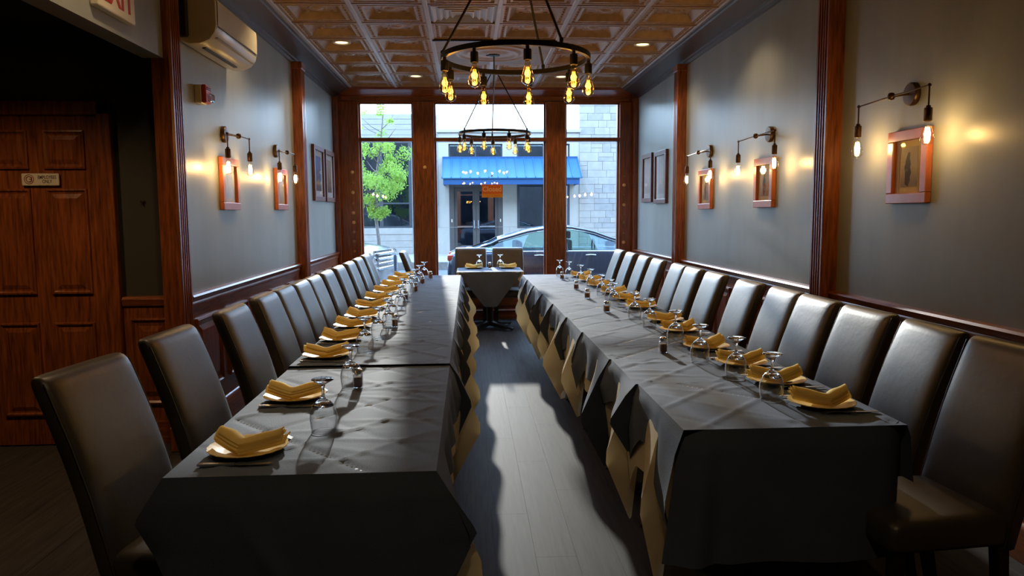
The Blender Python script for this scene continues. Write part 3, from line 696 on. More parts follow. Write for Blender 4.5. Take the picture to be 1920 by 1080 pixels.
def tri(t, p=.5): return t/p if t < p else max(0, (1-t)/(1-p))
def cloth(x0, x1, y0, y1, ais, z, base, peak, flare, seed, wall_drop=.20, near=None, fine=46, dark=True, peakw=.32, close_end=True):
    """dark or cream square cloth: top, aisle skirt with pointed corner flap, wall-side drop"""
    rg = random.Random(seed); mb = MB()
    xa, xw = (x1, x0) if ais > 0 else (x0, x1)
    sp = .30; ph1, ph2 = rg.uniform(0, sp), rg.uniform(0, sp)
    amps = {}
    wr_ = [(rg.uniform(x0, x1), rg.uniform(y0, y1), rg.uniform(-.5, .5), rg.uniform(.10, .22), rg.uniform(.002, .0045)) for _ in range(int(8*(y1-y0)/.7)+2)]
    def amp(k):
        if k not in amps: amps[k] = rg.choice((-1, 1))*rg.uniform(.002, .0055)
        return amps[k]
    def ztop(x, y):
        h = 0
        if dark:
            for tag_, q, ph in (('a', x+y*.92, ph1), ('b', x-y*.92, ph2)):
                kk = math.floor((q+ph)/sp); d = (q+ph)-(kk+.5)*sp
                h += amp((tag_, kk))*math.exp(-(d/.013)**2)
            for wx, wy, wa, wlen, wh in wr_:
                dx, dy = x-wx, y-wy; a = dx*math.cos(wa)+dy*math.sin(wa); bq = -dx*math.sin(wa)+dy*math.cos(wa)
                if abs(bq) < .05 and abs(a) < .5: h += wh*math.exp(-(a/wlen)**2-(bq/.014)**2)
        return z+h*min(1, max(0, min(x-x0, x1-x, y-y0, y1-y)/.035))
    nx = max(10, int(fine*(x1-x0)/.76)); ny = max(10, int(fine*(y1-y0)/.76))
    if dark: mb.grid(lambda u, v: (x0+(x1-x0)*u, y0+(y1-y0)*v, ztop(x0+(x1-x0)*u, y0+(y1-y0)*v)), nx, ny)
    else: mb.grid(lambda u, v: (x0+(x1-x0)*u, y0+(y1-y0)*v, z), 2, 2)
    ph = rg.uniform(0, 6); fr = rg.uniform(14, 20)
    def drop(y):
        return base + peak*max(0, 1-(y-y0)/peakw) + peak*.45*max(0, 1-(y1-y)/.16)
    def sk(y, t):
        r = .012; f = flare*max(0, 1-(y-y0)/.26)*tri(t, .55) + t*(.014+.012*math.sin(fr*y+ph)) + flare*.35*max(0, 1-(y1-y)/.14)*tri(t, .6)
        zz = z - drop(y)*t
        return (xa + ais*(r*min(1, t*6)+f), y, zz if t > 0 else z)
    mb.grid(lambda u, v: sk(y0+(y1-y0)*u, v), max(14, ny), 12)
    if close_end:
        def en(s, t):
            p = sk(y0, t); q = (xa-ais*.05*(1-t), y0+.03*(1-tri(t, .55)), p[2])
            return (q[0]+(p[0]-q[0])*s, q[1]+(p[1]-q[1])*s-.006*math.sin(PI*s), q[2]+(p[2]-q[2])*s)
        mb.grid(en, 5, 12)
    def wk(y, t): return (xw - ais*(.010*min(1, t*6) + t*(.012+.010*math.sin(13*y+ph))), y, z-wall_drop*t)
    mb.grid(lambda u, v: wk(y0+(y1-y0)*u, v), max(14, ny//2), 5)
    if near: mb.grid(near, 40, 26)
    return mb
NL = 8
lcl = [(LY[0], LY[2])] + [(LY[i], LY[i+1]) for i in range(2, 9)]
def near_left(u, v):
    x = LX0+(LX1-LX0)*u; t = v
    d = .50*t
    wl__ = max(0, 1-u/.22); wr__ = max(0, 1-(1-u)/.20)
    offl = -.085*tri(min(1, t/.62), .42)*wl__ if t < .62 else -.0
    offr = .115*tri(min(1, t/.80), .47)*wr__ if t < .80 else 0
    fold = .010*math.sin(u*17+1.3)*t + .014*math.exp(-((u-.16-.45*t)/.035)**2)*t
    return (x+offl+offr, LY[0]-.012*min(1, t*7)-.012*t-fold + .05*(wl__**2+wr__**2)*tri(t, .45)*0.6, .742+.004-d)
for i, (a, b2) in enumerate(lcl):
    zz = .746 if i == 0 else .757
    lab = place_words(i, NL)
    m_ = cloth(LX0, LX1, a, b2+.004, 1, zz, .15 if i else .17, .22, .085, 100+i, near=near_left if i == 0 else None, fine=50 if i < 3 else 30, close_end=(i > 0))
    o = m_.build('tablecloth', 'charcoal_cloth', None, 50); tag(o, 'charcoal tablecloth on the two-lamp wall row, ' + lab, 'tablecloth', 'charcoal tablecloths')
    rg = random.Random(300+i)
    m_ = cloth(LX0+.004, LX1-.008, a+.05, b2+.03, 1, zz-.004, .29+rg.uniform(-.04, .05), .28+rg.uniform(-.04, .06), .150+rg.uniform(-.03, .03), 200+i, wall_drop=.12, dark=False, peakw=.26)
    o = m_.build('undercloth', 'cream_cloth', None, 50); tag(o, 'cream cloth corners below charcoal cloth, two-lamp wall row, ' + lab, 'tablecloth', 'cream undercloths')
NR = 9
def near_right(u, v):
    t = v; x = RX0+(RX1-RX0)*u; d = .455*t
    wl__ = max(0, 1-u/.16); wr__ = max(0, 1-(1-u)/.14)
    rc = .05
    yy = RY[0]-.012*min(1, t*7)-.015*t
    yy += rc*(wl__**3+wr__**3)*(1-.5*t)
    yy -= .022*t*math.exp(-((u-.09)/.03)**2) - .018*t*math.exp(-((u-.15)/.035)**2) + .012*t*math.sin(u*11+.5)
    return (x - .070*t*wl__ - .02*wr__*t, yy, .754-d)
for i in range(NR):
    a, b2 = RY[i], RY[i+1]; lab = place_words(i, NR); sh = -.010*i
    rg = random.Random(500+i)
    pk = [.30, .12, .34, .14, .14, .18, .20, .16, .16][i]
    m_ = cloth(RX0+sh, RX1+sh, a, b2+.004, -1, .754, [.19, .17, .20, .17, .16, .16, .17, .16, .16][i], pk, [.05, .09, .13, .05, .06, .09, .10, .06, .06][i], 400+i, near=near_right if i == 0 else None, fine=50 if i < 4 else 30, close_end=(i > 0))
    o = m_.build('tablecloth', 'charcoal_cloth', None, 50); tag(o, 'charcoal tablecloth on the three-lamp wall row, ' + lab, 'tablecloth', 'charcoal tablecloths')
    m_ = cloth(RX0+sh+.008, RX1+sh-.004, a+(.24 if i == 0 else .06), b2+.06 if i < NR-1 else b2, -1, .750, .29+rg.uniform(-.05, .04), .30+rg.uniform(-.06, .05), .13+rg.uniform(-.03, .03)-(.06 if i == 0 else 0), 600+i, wall_drop=.12, dark=False, peakw=.24)
    o = m_.build('undercloth', 'cream_cloth', None, 50); tag(o, 'cream cloth corners below charcoal cloth, three-lamp wall row, ' + lab, 'tablecloth', 'cream undercloths')
# lone table by the window
def lone():
    x0, x1, y0, y1, z = -.145, .655, 9.14, 9.90, .756; mb = MB()
    mb.grid(lambda u, v: (x0+(x1-x0)*u, y0+(y1-y0)*v, z+.0015*math.sin(19*u+23*v)), 24, 24)
    def fr(u, v):
        w = 1-abs(2*u-1); d = .03+.40*min(1, w*1.25)
        return (x0+.02+(x1-x0-.04)*u, y0-.012*min(1, v*6)-.02*v*w-.008*math.sin(u*14)*v, z-d*v)
    mb.grid(fr, 30, 12)
    for xe, s in ((x0, -1), (x1, 1)):
        mb.grid(lambda u, v, xe=xe, s=s: (xe+s*(.010*min(1, v*6)+.02*v), y0+(y1-y0)*u, z-(.03+.25*(1-abs(2*u-1)))*v), 20, 8)
    mb.grid(lambda u, v: (x0+(x1-x0)*u, y1+.010*min(1, v*6)+.01*v, z-(.03+.25*(1-abs(2*u-1)))*v), 20, 8)
    o = mb.build('tablecloth', 'charcoal_cloth', None, 50); tag(o, 'charcoal cloth with pointed front on the lone table before the window', 'tablecloth', 'charcoal tablecloths')
    mb = MB(); z -= .003
    for xe, s in ((x0, -1), (x1, 1)):
        def fr2(u, v, xe=xe, s=s):
            w = 1-u; d = .02+.20*w
            return (xe+s*(.012+.035*v*w)-s*.14*u, y0-.006+.02*(1-v)*0+.004*math.sin(9*u), z-d*v*(1 if u < .98 else .9))
        mb.grid(fr2, 10, 8)
        mb.grid(lambda u, v, xe=xe, s=s: (xe+s*(.012+.035*v*(1-u)), y0-.006+.32*u, z-(.02+.20*(1-u))*v), 10, 8)
    mb.grid(lambda u, v: (x0-.01+(x1-x0+.02)*u, y0-.004+(y1-y0)*v, z), 2, 2)
    o = mb.build('undercloth', 'cream_cloth', None, 50); tag(o, 'cream undercloth showing at the corners of the lone window table', 'tablecloth', 'cream undercloths')
lone()

# ------------------------------------------------------------------ chairs
def rrect(cx, cy, hx, hy, r, n=4):
    pts = []
    for (sx_, sy_, a0) in ((1, 1, 0), (-1, 1, PI/2), (-1, -1, PI), (1, -1, 3*PI/2)):
        for k in range(n+1):
            a = a0 + k*PI/2/n
            pts.append((cx+sx_*(hx-r)+r*math.cos(a), cy+sy_*(hy-r)+r*math.sin(a)))
    return pts
def chair_proto():
    t = thing('dining_chair', 'x', 'chair')
    def cxz(z): return -.205 - .165*((z-.40)/.6) - .02*((z-.40)/.6)**2 + .012*math.sin(PI*min(1, max(0, (z-.4)/.6)))
    W = .212; rings = []
    secs = [(.355, .96, .034), (.362, 1, .037), (.45, 1, .039), (.55, 1, .040), (.65, 1, .039), (.75, 1, .039), (.85, 1, .038), (.93, 1, .037), (.965, 1, .036), (.985, .99, .033), (.996, .97, .026), (1.002, .94, .016)]
    for z, wf, ht in secs:
        ring = []
        for k in range(36):
            a = 2*PI*(k+.5)/36; ca, sa = math.cos(a), math.sin(a)
            ring.append((cxz(z)-.004+ht*1.18*math.copysign(abs(ca)**.62, ca), W*wf*math.copysign(abs(sa)**.34, sa), z))
        rings.append(ring)
    MB().ring_loft(rings).build('backrest', 'leather', t, 60)
    pp = []
    for z in (.37, .5, .65, .8, .93, .985): pp.append((cxz(z)+.020, -W-.001, z))
    MB().tube(pp, .0022, 5).build('piping', 'leather', t)
    MB().tube([(x, -y, z) for x, y, z in pp], .0022, 5).build('piping', 'leather', t)
    rings = []
    for z, ins in ((.375, .01), (.380, .003), (.39, 0), (.43, 0), (.455, .002), (.468, .010), (.476, .024), (.480, .05), (.482, .10)):
        rings.append([(x, y, z) for x, y in rrect(.008, 0, .215-ins, W-ins, .03, 4)])
    MB().ring_loft(rings).build('seat', 'leather', t, 60)
    for s in (-1, 1):
        MB().ring_loft([[(.185+a, s*.175+b_, z) for a, b_ in ((-w, -w), (w, -w), (w, w), (-w, w))] for z, w in ((.378, .021), (0, .016))]).build('leg', 'black_wood', t)
        MB().ring_loft([[(xc+a, s*.175+b_, z) for a, b_ in ((-w, -w), (w, -w), (w, w), (-w, w))] for z, w, xc in ((.378, .021, -.19), (.2, .019, -.205), (0, .016, -.245))]).build('leg', 'black_wood', t)
    return t
CP = chair_proto(); cused = [False]
def chair(x, y, rot, label, group):
    if not cused[0]:
        cused[0] = True; CP.location = (x, y, 0); CP.rotation_euler = (0, 0, rot); CP['label'] = label; CP['group'] = group
    else: dup(CP, (x, y, 0), rot, label, group)
LC = [(2.36, -.845, -.13), (3.05, -.835, -.06), (3.84, -.825, 0.0), (4.45, -.825, 0), (4.87, -.82, 0.0), (5.29, -.81, 0), (5.71, -.805, 0), (6.24, -.805, 0), (6.80, -.80, .0), (7.40, -.80, 0), (8.05, -.81, 0), (8.72, -.82, 0)]
for i, (y, x, r) in enumerate(LC):
    chair(x, y, r, 'dark leather high-back chair along the two-lamp wall, ' + place_words(i, len(LC)), 'chairs along the two-lamp wall')
RC = [2.44, 2.955, 3.43, 3.94, 4.39, 4.94, 5.64, 6.20, 6.64, 7.39, 7.98, 8.66, 9.34]
for i, y in enumerate(RC):
    chair([1.535, 1.52, 1.525, 1.52, 1.53, 1.52, 1.52, 1.52, 1.52, 1.52, 1.52, 1.52, 1.52][i], y, PI+[.10, -.05, .04, 0, 0, 0, 0, 0, 0, 0, 0, 0, 0][i], 'dark leather high-back chair along the three-lamp wall, ' + place_words(i, len(RC)), 'chairs along the three-lamp wall')
chair(.02, 9.86, -PI/2, 'dark leather chair facing the room behind the lone table, before the Closed sign\'s doorway', 'chairs behind the lone window table')
chair(.525, 9.86, -PI/2, 'dark leather chair facing the room behind the lone table, before the parked navy car', 'chairs behind the lone window table')
chair(-.44, 9.42, 0, 'dark leather chair seen edge-on by the window beyond the two-lamp wall row', 'chairs by the window')

# ------------------------------------------------------------------ place settings
def scal(r, a): return r*(1+.012*math.cos(22*a))
def plate_mesh():
    mb = MB(); n = 66; rings = []
    for r, h in ((.001, .004), (.070, .004), (.078, .007), (.106, .016), (.119, .0185), (.1195, .0165), (.106, .013), (.080, .003), (.070, .0), (.001, .0)):
        rings.append([((scal(r, 2*PI*k/n) if r > .1 else r)*math.cos(2*PI*k/n), (scal(r, 2*PI*k/n) if r > .1 else r)*math.sin(2*PI*k/n), h) for k in range(n)])
    me = mb.ring_loft(rings).mesh('plate', 35); me.materials.append(M['plate_glaze']); return me
PM = plate_mesh()
def napkin_mesh(seed):
    rg = random.Random(seed); mb = MB()
    for k in range(4):
        sh = (rg.uniform(-.006, .006), rg.uniform(-.006, .006)); wz = .008*k
        def top(u, v, k=k, sh=sh, wz=wz, dz=0.0):
            s = 2*u-1; t = v
            bend = -.060*(1-abs(s))**1.3 + .018                  # valley points to the diner's side
            wid = (.100-.012*k)*(1-.55*abs(s)**2.2)
            x = s*(.112-.004*k)+sh[0]; y = bend + wid*(t-.40)+sh[1]
            h = .014+wz+.030*abs(s)**1.6*(.4+.6*t) + .012*math.sin(PI*t)*(1-abs(s)*.5) + .0035*math.sin(7*s+k*1.7)*t
            return (x, y, h+dz)
        mb.grid(lambda u, v: top(u, v), 18, 8)
        mb.grid(lambda u, v: top(u, v, dz=-.006), 18, 8)
        mb.grid(lambda u, v: top(u, 0, dz=-.006*v), 18, 1); mb.grid(lambda u, v: top(u, 1, dz=-.006*v), 18, 1)
        mb.grid(lambda u, v: top(0, u, dz=-.006*v), 8, 1); mb.grid(lambda u, v: top(1, u, dz=-.006*v), 8, 1)
    me = mb.mesh('napkin', 45); me.materials.append(M['napkin_cloth']); return me
NM = [napkin_mesh(s) for s in range(4)]
def knife_proto():
    t = thing('table_knife', 'x', 'knife')
    MB().ring_loft([[(x, -w, z0), (x, w, z0), (x, w, z0+h), (x, -w, z0+h)] for x, w, z0, h in ((-.105, .006, .0005, .006), (-.09, .0078, 0, .0075), (-.01, .0055, .0005, .006), (.0, .005, .001, .005))]).build('handle', 'steel', t, 40)
    MB().ring_loft([[(x, -w0, .002), (x, w1, .002), (x, w1, .0036), (x, -w0, .0036)] for x, w0, w1 in ((0, .005, .005), (.012, .008, .0075), (.07, .009, .0075), (.095, .006, .0075), (.106, -.002, .006))]).build('blade', 'steel', t)
    return t
def fork_proto():
    t = thing('table_fork', 'x', 'fork')
    def zc(x): return .003+.009*max(0, (x-.01)/.08)**1.0*(1 if x < .06 else 1) - .012*max(0, (x-.055)/.04)**2
    MB().ring_loft([[(x, -w, zc(x)-.001), (x, w, zc(x)-.001), (x, w, zc(x)+.0015), (x, -w, zc(x)+.0015)] for x, w in ((-.10, .004), (-.09, .0075), (-.05, .005), (0, .0028), (.03, .0035), (.042, .0105), (.055, .0125), (.062, .0125))]).build('handle', 'steel', t, 40)
    for k in range(4):
        y = -.0105+k*.007
        MB().ring_loft([[(x, y-w, zc(x)-.001), (x, y+w, zc(x)-.001), (x, y+w, zc(x)+.0012), (x, y-w, zc(x)+.0012)] for x, w in ((.060, .0020), (.085, .0016), (.104, .0008))]).build('tine', 'steel', t)
    return t
def goblet_proto():
    t = thing('wine_glass', 'x', 'glass')
    MB().lathe([(.040, 0), (.043, .020), (.0455, .045), (.0445, .063), (.0395, .081), (.0355, .089)], n=28).build('bowl', 'wine_glass', t, 60)
    MB().lathe([(.001, .097), (.020, .094), (.0345, .0885), (.0355, .0895), (.0255, .102), (.0135, .111), (.0085, .115), (.0060, .118), (.0048, .130), (.0052, .148), (.0085, .160), (.020, .167), (.0355, .1755), (.037, .178), (.0355, .180), (.001, .181)], n=24).build('stem_and_foot', 'solid_glass', t, 60)
    MB().torus((0, 0, .0012), .0400, .0011, 28, 6).build('rim', 'solid_glass', t, 60)
    return t
def shaker_proto():
    t = thing('pepper_shaker', 'x', 'shaker')
    MB().rbox(-.019, .019, -.019, .019, 0, .060, .005, 2).build('jar', 'wine_glass', t, 40)
    MB().rbox(-.0162, .0162, -.0162, .0162, .004, .046, .004, 1).build('pepper', 'pepper', t)
    MB().lathe([(.014, .060), (.014, .064), (.0175, .064), (.0175, .076), (.012, .081), (.001, .082)], n=20).build('lid', 'steel', t, 40)
    return t
KP, FP, GP, SP = knife_proto(), fork_proto(), goblet_proto(), shaker_proto()
pu = {}
def place(proto, loc, rot, label, group):
    if proto.name not in pu:
        pu[proto.name] = 1; proto.location = loc; proto.rotation_euler = (0, 0, rot); proto['label'] = label; proto['group'] = group
    else: dup(proto, loc, rot, label, group)
def setting(i, n, side, x, y, gx, gy, z):
    d = ROW[side]; w = place_words(i, n); s = 1 if side == 'L' else -1; rg = random.Random(hash_(side, i))
    rot0 = 0 if side == 'L' else PI
    tag(put('plate', PM, None, None, (x, y, z), (0, 0, rg.uniform(0, 1))), 'pale yellow scalloped plate, %s row, %s' % (d, w), 'plate', 'plates under the napkins')
    tag(put('napkin', NM[i % 4], None, None, (x, y, z+.004), (0, 0, rg.uniform(-.25, .25)+(0 if side == 'L' else .15))), 'folded yellow napkin on plate, %s row, %s' % (d, w), 'napkin', 'folded yellow napkins')
    kd, fd = (-.135, .125) if side == 'L' else (.135, -.118)
    place(KP, (x-s*.0, y+kd, z+.001), rot0+rg.uniform(-.05, .05), 'steel table knife beside plate, %s row, %s' % (d, w), 'table knives')
    place(FP, (x-s*.0+(.05 if side == 'R' else 0), y+fd, z+.001), rot0+rg.uniform(-.05, .05), 'steel fork beside plate, %s row, %s' % (d, w), 'table forks')
    place(GP, (gx, gy, z), 0, 'upturned clear wine glass, %s row, %s' % (d, w), 'upturned wine glasses')
def hash_(s, i): return (7 if s == 'L' else 77)*100+i
LS = [(-.686, 2.28, -.491, 2.468), (-.694, 2.94, -.497, 3.10), (-.720, 3.75, -.545, 3.86), (-.735, 4.25, -.524, 4.29), (-.745, 4.75, -.505, 4.66), (-.75, 5.19, -.53, 5.05), (-.755, 5.72, -.52, 5.62), (-.76, 6.28, -.55, 6.18), (-.76, 6.83, -.54, 6.72), (-.76, 7.38, -.53, 7.25), (-.75, 7.90, -.52, 7.80), (-.74, 8.45, -.50, 8.33)]
for i, (x, y, gx, gy) in enumerate(LS): setting(i, len(LS), 'L', x, y, gx, gy, .748 if y < 3.5 else .759)
RS = [(1.296, 2.641, 1.143, 2.73), (1.285, 3.024, 1.137, 3.095), (1.274, 3.40, 1.094, 3.46), (1.245, 3.83, 1.12, 3.98), (1.265, 4.40, 1.118, 4.56), (1.29, 4.83, 1.106, 4.93), (1.29, 5.52, 1.11, 5.66), (1.29, 6.06, 1.13, 5.93), (1.28, 6.55, 1.143, 6.39), (1.27, 7.2, 1.16, 7.07), (1.26, 7.75, 1.145, 7.62), (1.25, 8.30, 1.10, 8.18)]
for i, (x, y, gx, gy) in enumerate(RS): setting(i, len(RS), 'R', x, y, gx, gy, .756)
place(GP, (1.03, 8.47, .756), 0, 'upturned clear wine glass, three-lamp wall row, paired by the window pillar', 'upturned wine glasses')
for j, (x, y) in enumerate([(-.470, 3.10), (-.475, 4.72), (-.53, 6.17), (-.50, 6.90), (-.48, 7.62), (-.43, 8.25)]):
    place(SP, (x, y, .748 if y < 3.5 else .759), .1*j, 'square glass pepper shaker with steel lid, two-lamp wall row, ' + place_words(j, 6), 'pepper shakers')
for j, (x, y) in enumerate([(.985, 3.72), (.985, 5.30), (.985, 6.18), (1.0, 6.93), (1.0, 8.0)]):
    place(SP, (x, y, .756), .3*j, 'square glass pepper shaker with steel lid, three-lamp wall row, ' + place_words(j, 5), 'pepper shakers')
place(SP, (.262, 9.66, .758), 0, 'square glass pepper shaker with steel lid on the lone window table', 'pepper shakers')
for side, x, gx in (('behind the Closed sign', .06, .13), ('before the navy car', .50, .40)):
    tag(put('plate', PM, None, None, (x, 9.72, .758)), 'pale yellow plate on the lone window table, %s' % side, 'plate', 'plates under the napkins')
    tag(put('napkin', NM[1 if x < .3 else 2], None, None, (x, 9.72, .762), (0, 0, PI/2*0)), 'folded yellow napkin on the lone window table, %s' % side, 'napkin', 'folded yellow napkins')
    place(GP, (gx, 9.66, .758), 0, 'upturned clear wine glass on the lone window table, %s' % side, 'upturned wine glasses')

# ------------------------------------------------------------------ street
up = MB().box(-30, 30, -12, 10.56, 3.42, 9.5).box(-30, XL-2.6, -12, 10.56, -.12, 3.42).box(XR+.16, 30, -12, 10.56, -.12, 3.42)
up.build('wall_street_front', 'street_brick', kind='structure')
MB().box(-40, 40, 10.56, 12.6, -.30, -.12).build('sidewalk_near', 'paving', kind='structure')
MB().add([(-40, 12.6, -.27), (40, 12.6, -.27), (40, 21.0, -.10), (-40, 21.0, -.10), (-40, 12.6, -.6), (40, 12.6, -.6), (40, 21.0, -.6), (-40, 21.0, -.6)], [(0, 1, 2, 3), (4, 7, 6, 5), (0, 4, 5, 1), (1, 5, 6, 2), (2, 6, 7, 3), (3, 7, 4, 0)]).build('street', 'asphalt', kind='structure')
fsw = MB().box(-40, 40, 21.2, 40, -.5, .10).build('sidewalk_far', 'paving', kind='structure')
for i in range(26):
    MB().rbox(-6.5+i*.5, -6.5+i*.5+.49, 20.98, 21.22, -.3, .13, .015, 1).build('kerb_stone', 'kerb_stone', fsw)
for i in range(6):
    for j in range(3):
        MB().rbox(-6+i*1.8, -6+i*1.8+1.79, 21.24+j*1.48, 21.24+j*1.48+1.46, .09, .105, .006, 1).build('paving_slab', 'paving', fsw)

bd = thing('building', 'white stone shop building with a blue metal awning across the street', 'building', (0, 25.7, .1))
YW = 0.0       # facade plane (local y), z local = world - .1
def bw(x0, x1, z0, z1, y0=.0, y1=.3): return (x0, x1, y0, y1, z0-.1, z1-.1)
MB().box(*bw(-1.02, -.66, .1, 4.22)).box(*bw(1.17, 1.66, .1, 4.22)).box(*bw(3.47, 3.80, .1, 4.22)).box(*bw(-.66, 1.17, 3.82, 4.22)).box(*bw(1.66, 3.47, 3.82, 4.22)).box(*bw(1.66, 3.47, .1, .96)).box(*bw(-.66, 1.17, 2.46, 3.0)).box(*bw(1.66, 3.47, 2.46, 3.0)).build('shop_wall', 'render_white', bd)
MB().box(*bw(-1.06, 3.84, 4.20, 4.30, -.06, .3)).build('parapet_cap', 'render_white', bd)
MB().box(*bw(-1.0, 3.8, 1.0, 1.012, -.004, .0)).box(*bw(1.39, 1.402, .1, 1.0, -.004, .0)).build('joint_lines', 'stone_cool', bd)
MB().box(*bw(-9, -1.02, 3.92, 4.80)).box(*bw(-1.92, -1.02, .1, 3.92)).box(*bw(-9, -1.92, .1, .98)).box(*bw(-9, -6.2, .98, 3.92)).build('side_wall', 'render_white', bd)
for i in range(5):
    MB().rbox(-9, -1.02, -.03, 0, 3.84+i*.175, 3.84+i*.175+.168, .006, 1).build('siding_board', 'siding', bd)
for i in range(4):
    MB().rbox(-9, -1.92, -.035+(.012 if i < 3 else 0), 0, .01+i*.222, .01+i*.222+.216, .006, 1).build('base_course', 'stone_white', bd)
MB().box(3.80, 9.5, .02, .3, 0, 6.6).build('stone_backing', 'stone_cool', bd)
rg = random.Random(5)
nstone = 0; z = 0.0
while z < 6.3:
    h = rg.choice((.18, .24, .30)); x = 3.80 if z > 0 else 3.80
    while x < 7.2 and nstone < 290:
        w = rg.choice((.28, .40, .52, .66)); x2 = min(7.3, x+w)
        if h > .25 and rg.random() < .35:
            for hz in (0, h/2):
                MB().rbox(x+.003, x2-.003, -.02-rg.random()*.008, .02, z+hz+.003, z+hz+h/2-.003, .004, 1).build('stone_block', rg.choice(('stone_white', 'stone_white', 'stone_cool')), bd); nstone += 1
        else:
            MB().rbox(x+.003, x2-.003, -.02-rg.random()*.008, .02, z+.003, z+h-.003, .004, 1).build('stone_block', rg.choice(('stone_white', 'stone_white', 'stone_cool')), bd); nstone += 1
        x = x2
    z += h
z = .9
while z < 3.8:                                        # narrow coursed pier between the two fronts
    MB().rbox(-1.90, -1.45+rg.uniform(-.1, .1), -.03, .0, z, z+.142, .006, 1).build('pier_stone', 'stone_white', bd)
    MB().rbox(-1.30+rg.uniform(-.1, .1), -1.03, -.03, .0, z, z+.142, .006, 1).build('pier_stone', 'stone_cool', bd)
    z += .15
# left shop window
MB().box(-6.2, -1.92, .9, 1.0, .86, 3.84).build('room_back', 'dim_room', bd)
f = MB()
for (a, b2, z0, z1) in ((-6.2, -6.1, .88, 3.82), (-2.02, -1.92, .88, 3.82), (-6.2, -1.92, .88, .96), (-6.2, -1.92, 3.74, 3.82), (-3.02, -2.90, .88, 3.82), (-4.5, -4.4, .88, 3.82), (-6.2, -1.92, 1.70, 1.76)):
    e = .002 if b2-a > 1 else 0
    f.box(a, b2, -.02+e, .10-e, z0+e*3, z1-e*3)
fw_ = f.build('window_frame', 'frame_charcoal', bd)
MB().box(-6.1, -2.02, .03, .04, .96, 3.74).build('pane', 'facade_glass', fw_)
for i in range(14):
    MB().box(-4.3+i*.17, -4.28+i*.17, .12, .14, 1.76, 2.7).build('blind_rod', 'frame_charcoal', fw_)
# upper windows above awning
for a, b2 in ((-.66, 1.17), (1.66, 3.47)):
    f = MB()
    for (p, q, z0, z1) in ((a, a+.05, 2.9, 3.72), (b2-.05, b2, 2.9, 3.72), (a, b2, 3.67, 3.72), ((a+b2)/2-.02, (a+b2)/2+.02, 2.9, 3.72)): f.box(p, q, .06+(.002 if q-p > 1 else 0), .14, z0, z1-(.004 if q-p < .1 else 0))
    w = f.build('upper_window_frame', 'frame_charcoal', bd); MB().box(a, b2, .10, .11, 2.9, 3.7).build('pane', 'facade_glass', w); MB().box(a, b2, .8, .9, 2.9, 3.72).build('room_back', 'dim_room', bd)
# right lower window
f = MB()
for (p, q, z0, z1) in ((1.66, 1.74, .86, 2.36), (3.39, 3.47, .86, 2.36), (1.66, 3.47, .86, .92), (1.66, 3.47, 2.30, 2.36), (2.52, 2.60, .86, 2.36)): f.box(p, q, -.01+(.002 if q-p > 1 else 0), .10-(.002 if q-p > 1 else 0), z0+(.004 if q-p < .1 else 0), z1-(.004 if q-p < .1 else 0))
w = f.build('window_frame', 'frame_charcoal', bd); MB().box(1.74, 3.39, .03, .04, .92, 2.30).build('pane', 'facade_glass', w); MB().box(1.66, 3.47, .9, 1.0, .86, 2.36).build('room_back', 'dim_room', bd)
# double doors
f = MB()
for (p, q, z0, z1) in ((-.66, -.50, .0, 2.36), (1.01, 1.17, .0, 2.36), (-.66, 1.17, 2.26, 2.36)): f.box(p, q, .0+(.002 if q-p > 1 else 0), .16-(.002 if q-p > 1 else 0), z0, z1-(.004 if q-p < .3 else 0))
df = f.build('door_frame', 'door_taupe', bd)
for s, (a, b2) in enumerate(((-.50, .25), (.26, 1.01))):
    f = MB()
    for (p, q, z0, z1) in ((a, a+.11, .0, 2.26), (b2-.11, b2, .0, 2.26), (a, b2, .0, .26), (a, b2, 2.12, 2.26)): f.box(p, q, .05+(.002 if q-p > .3 else 0), .11-(.002 if q-p > .3 else 0), z0+(.003 if q-p < .3 else 0), z1-(.004 if q-p < .3 else 0))
    d = f.build('glass_door', 'door_taupe', bd)
    MB().box(a+.11, b2-.11, .075, .085, .26, 2.12).build('pane', 'facade_glass', d)
    hx = b2-.06 if s == 0 else a+.06
    MB().tube([(hx, .05, .86), (hx, -.02, .86), (hx, -.02, 1.14), (hx, .05, 1.14)], .014, 8).build('pull_handle', 'chrome', d)
    MB().box(a+.11, b2-.11, .04, .075, .90, .95).build('push_bar', 'chrome', d)
    MB().box((a-.09) if s == 0 else (b2+.06), (a-.06) if s == 0 else (b2+.09), -.012, .0, 1.08, 1.18).build('door_plate', 'sign_white', bd)
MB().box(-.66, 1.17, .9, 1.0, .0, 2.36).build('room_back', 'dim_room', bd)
# awning
aw = MB().ring_loft([[(x, y, z) for y, z in ((0, 3.24), (-1.10, 2.53), (-1.10, 2.50), (0, 3.18))] for x in (-.87, 3.74)])
awn = aw.build('awning', 'awning_blue', bd)
for i in range(16):
    x = -.86 + i*.306
    MB().ring_loft([[(x-.012, y, z), (x+.012, y, z), (x+.012, y, z+.04), (x-.012, y, z+.04)] for y, z in ((0, 3.235), (-1.10, 2.525))]).build('seam_rib', 'awning_blue', awn)
MB().box(-.87, 3.74, -.03, .0, 3.22, 3.29).build('top_flashing', 'awning_dark', awn)
MB().box(-.82, 3.66, -1.06, -1.03, 2.31, 2.52).build('fascia', 'awning_dark', awn)
MB().box(-.82, -.79, -1.05, 0, 2.31, 2.52).box(3.63, 3.66, -1.05, 0, 2.31, 2.52).build('end_valance', 'awning_dark', awn)

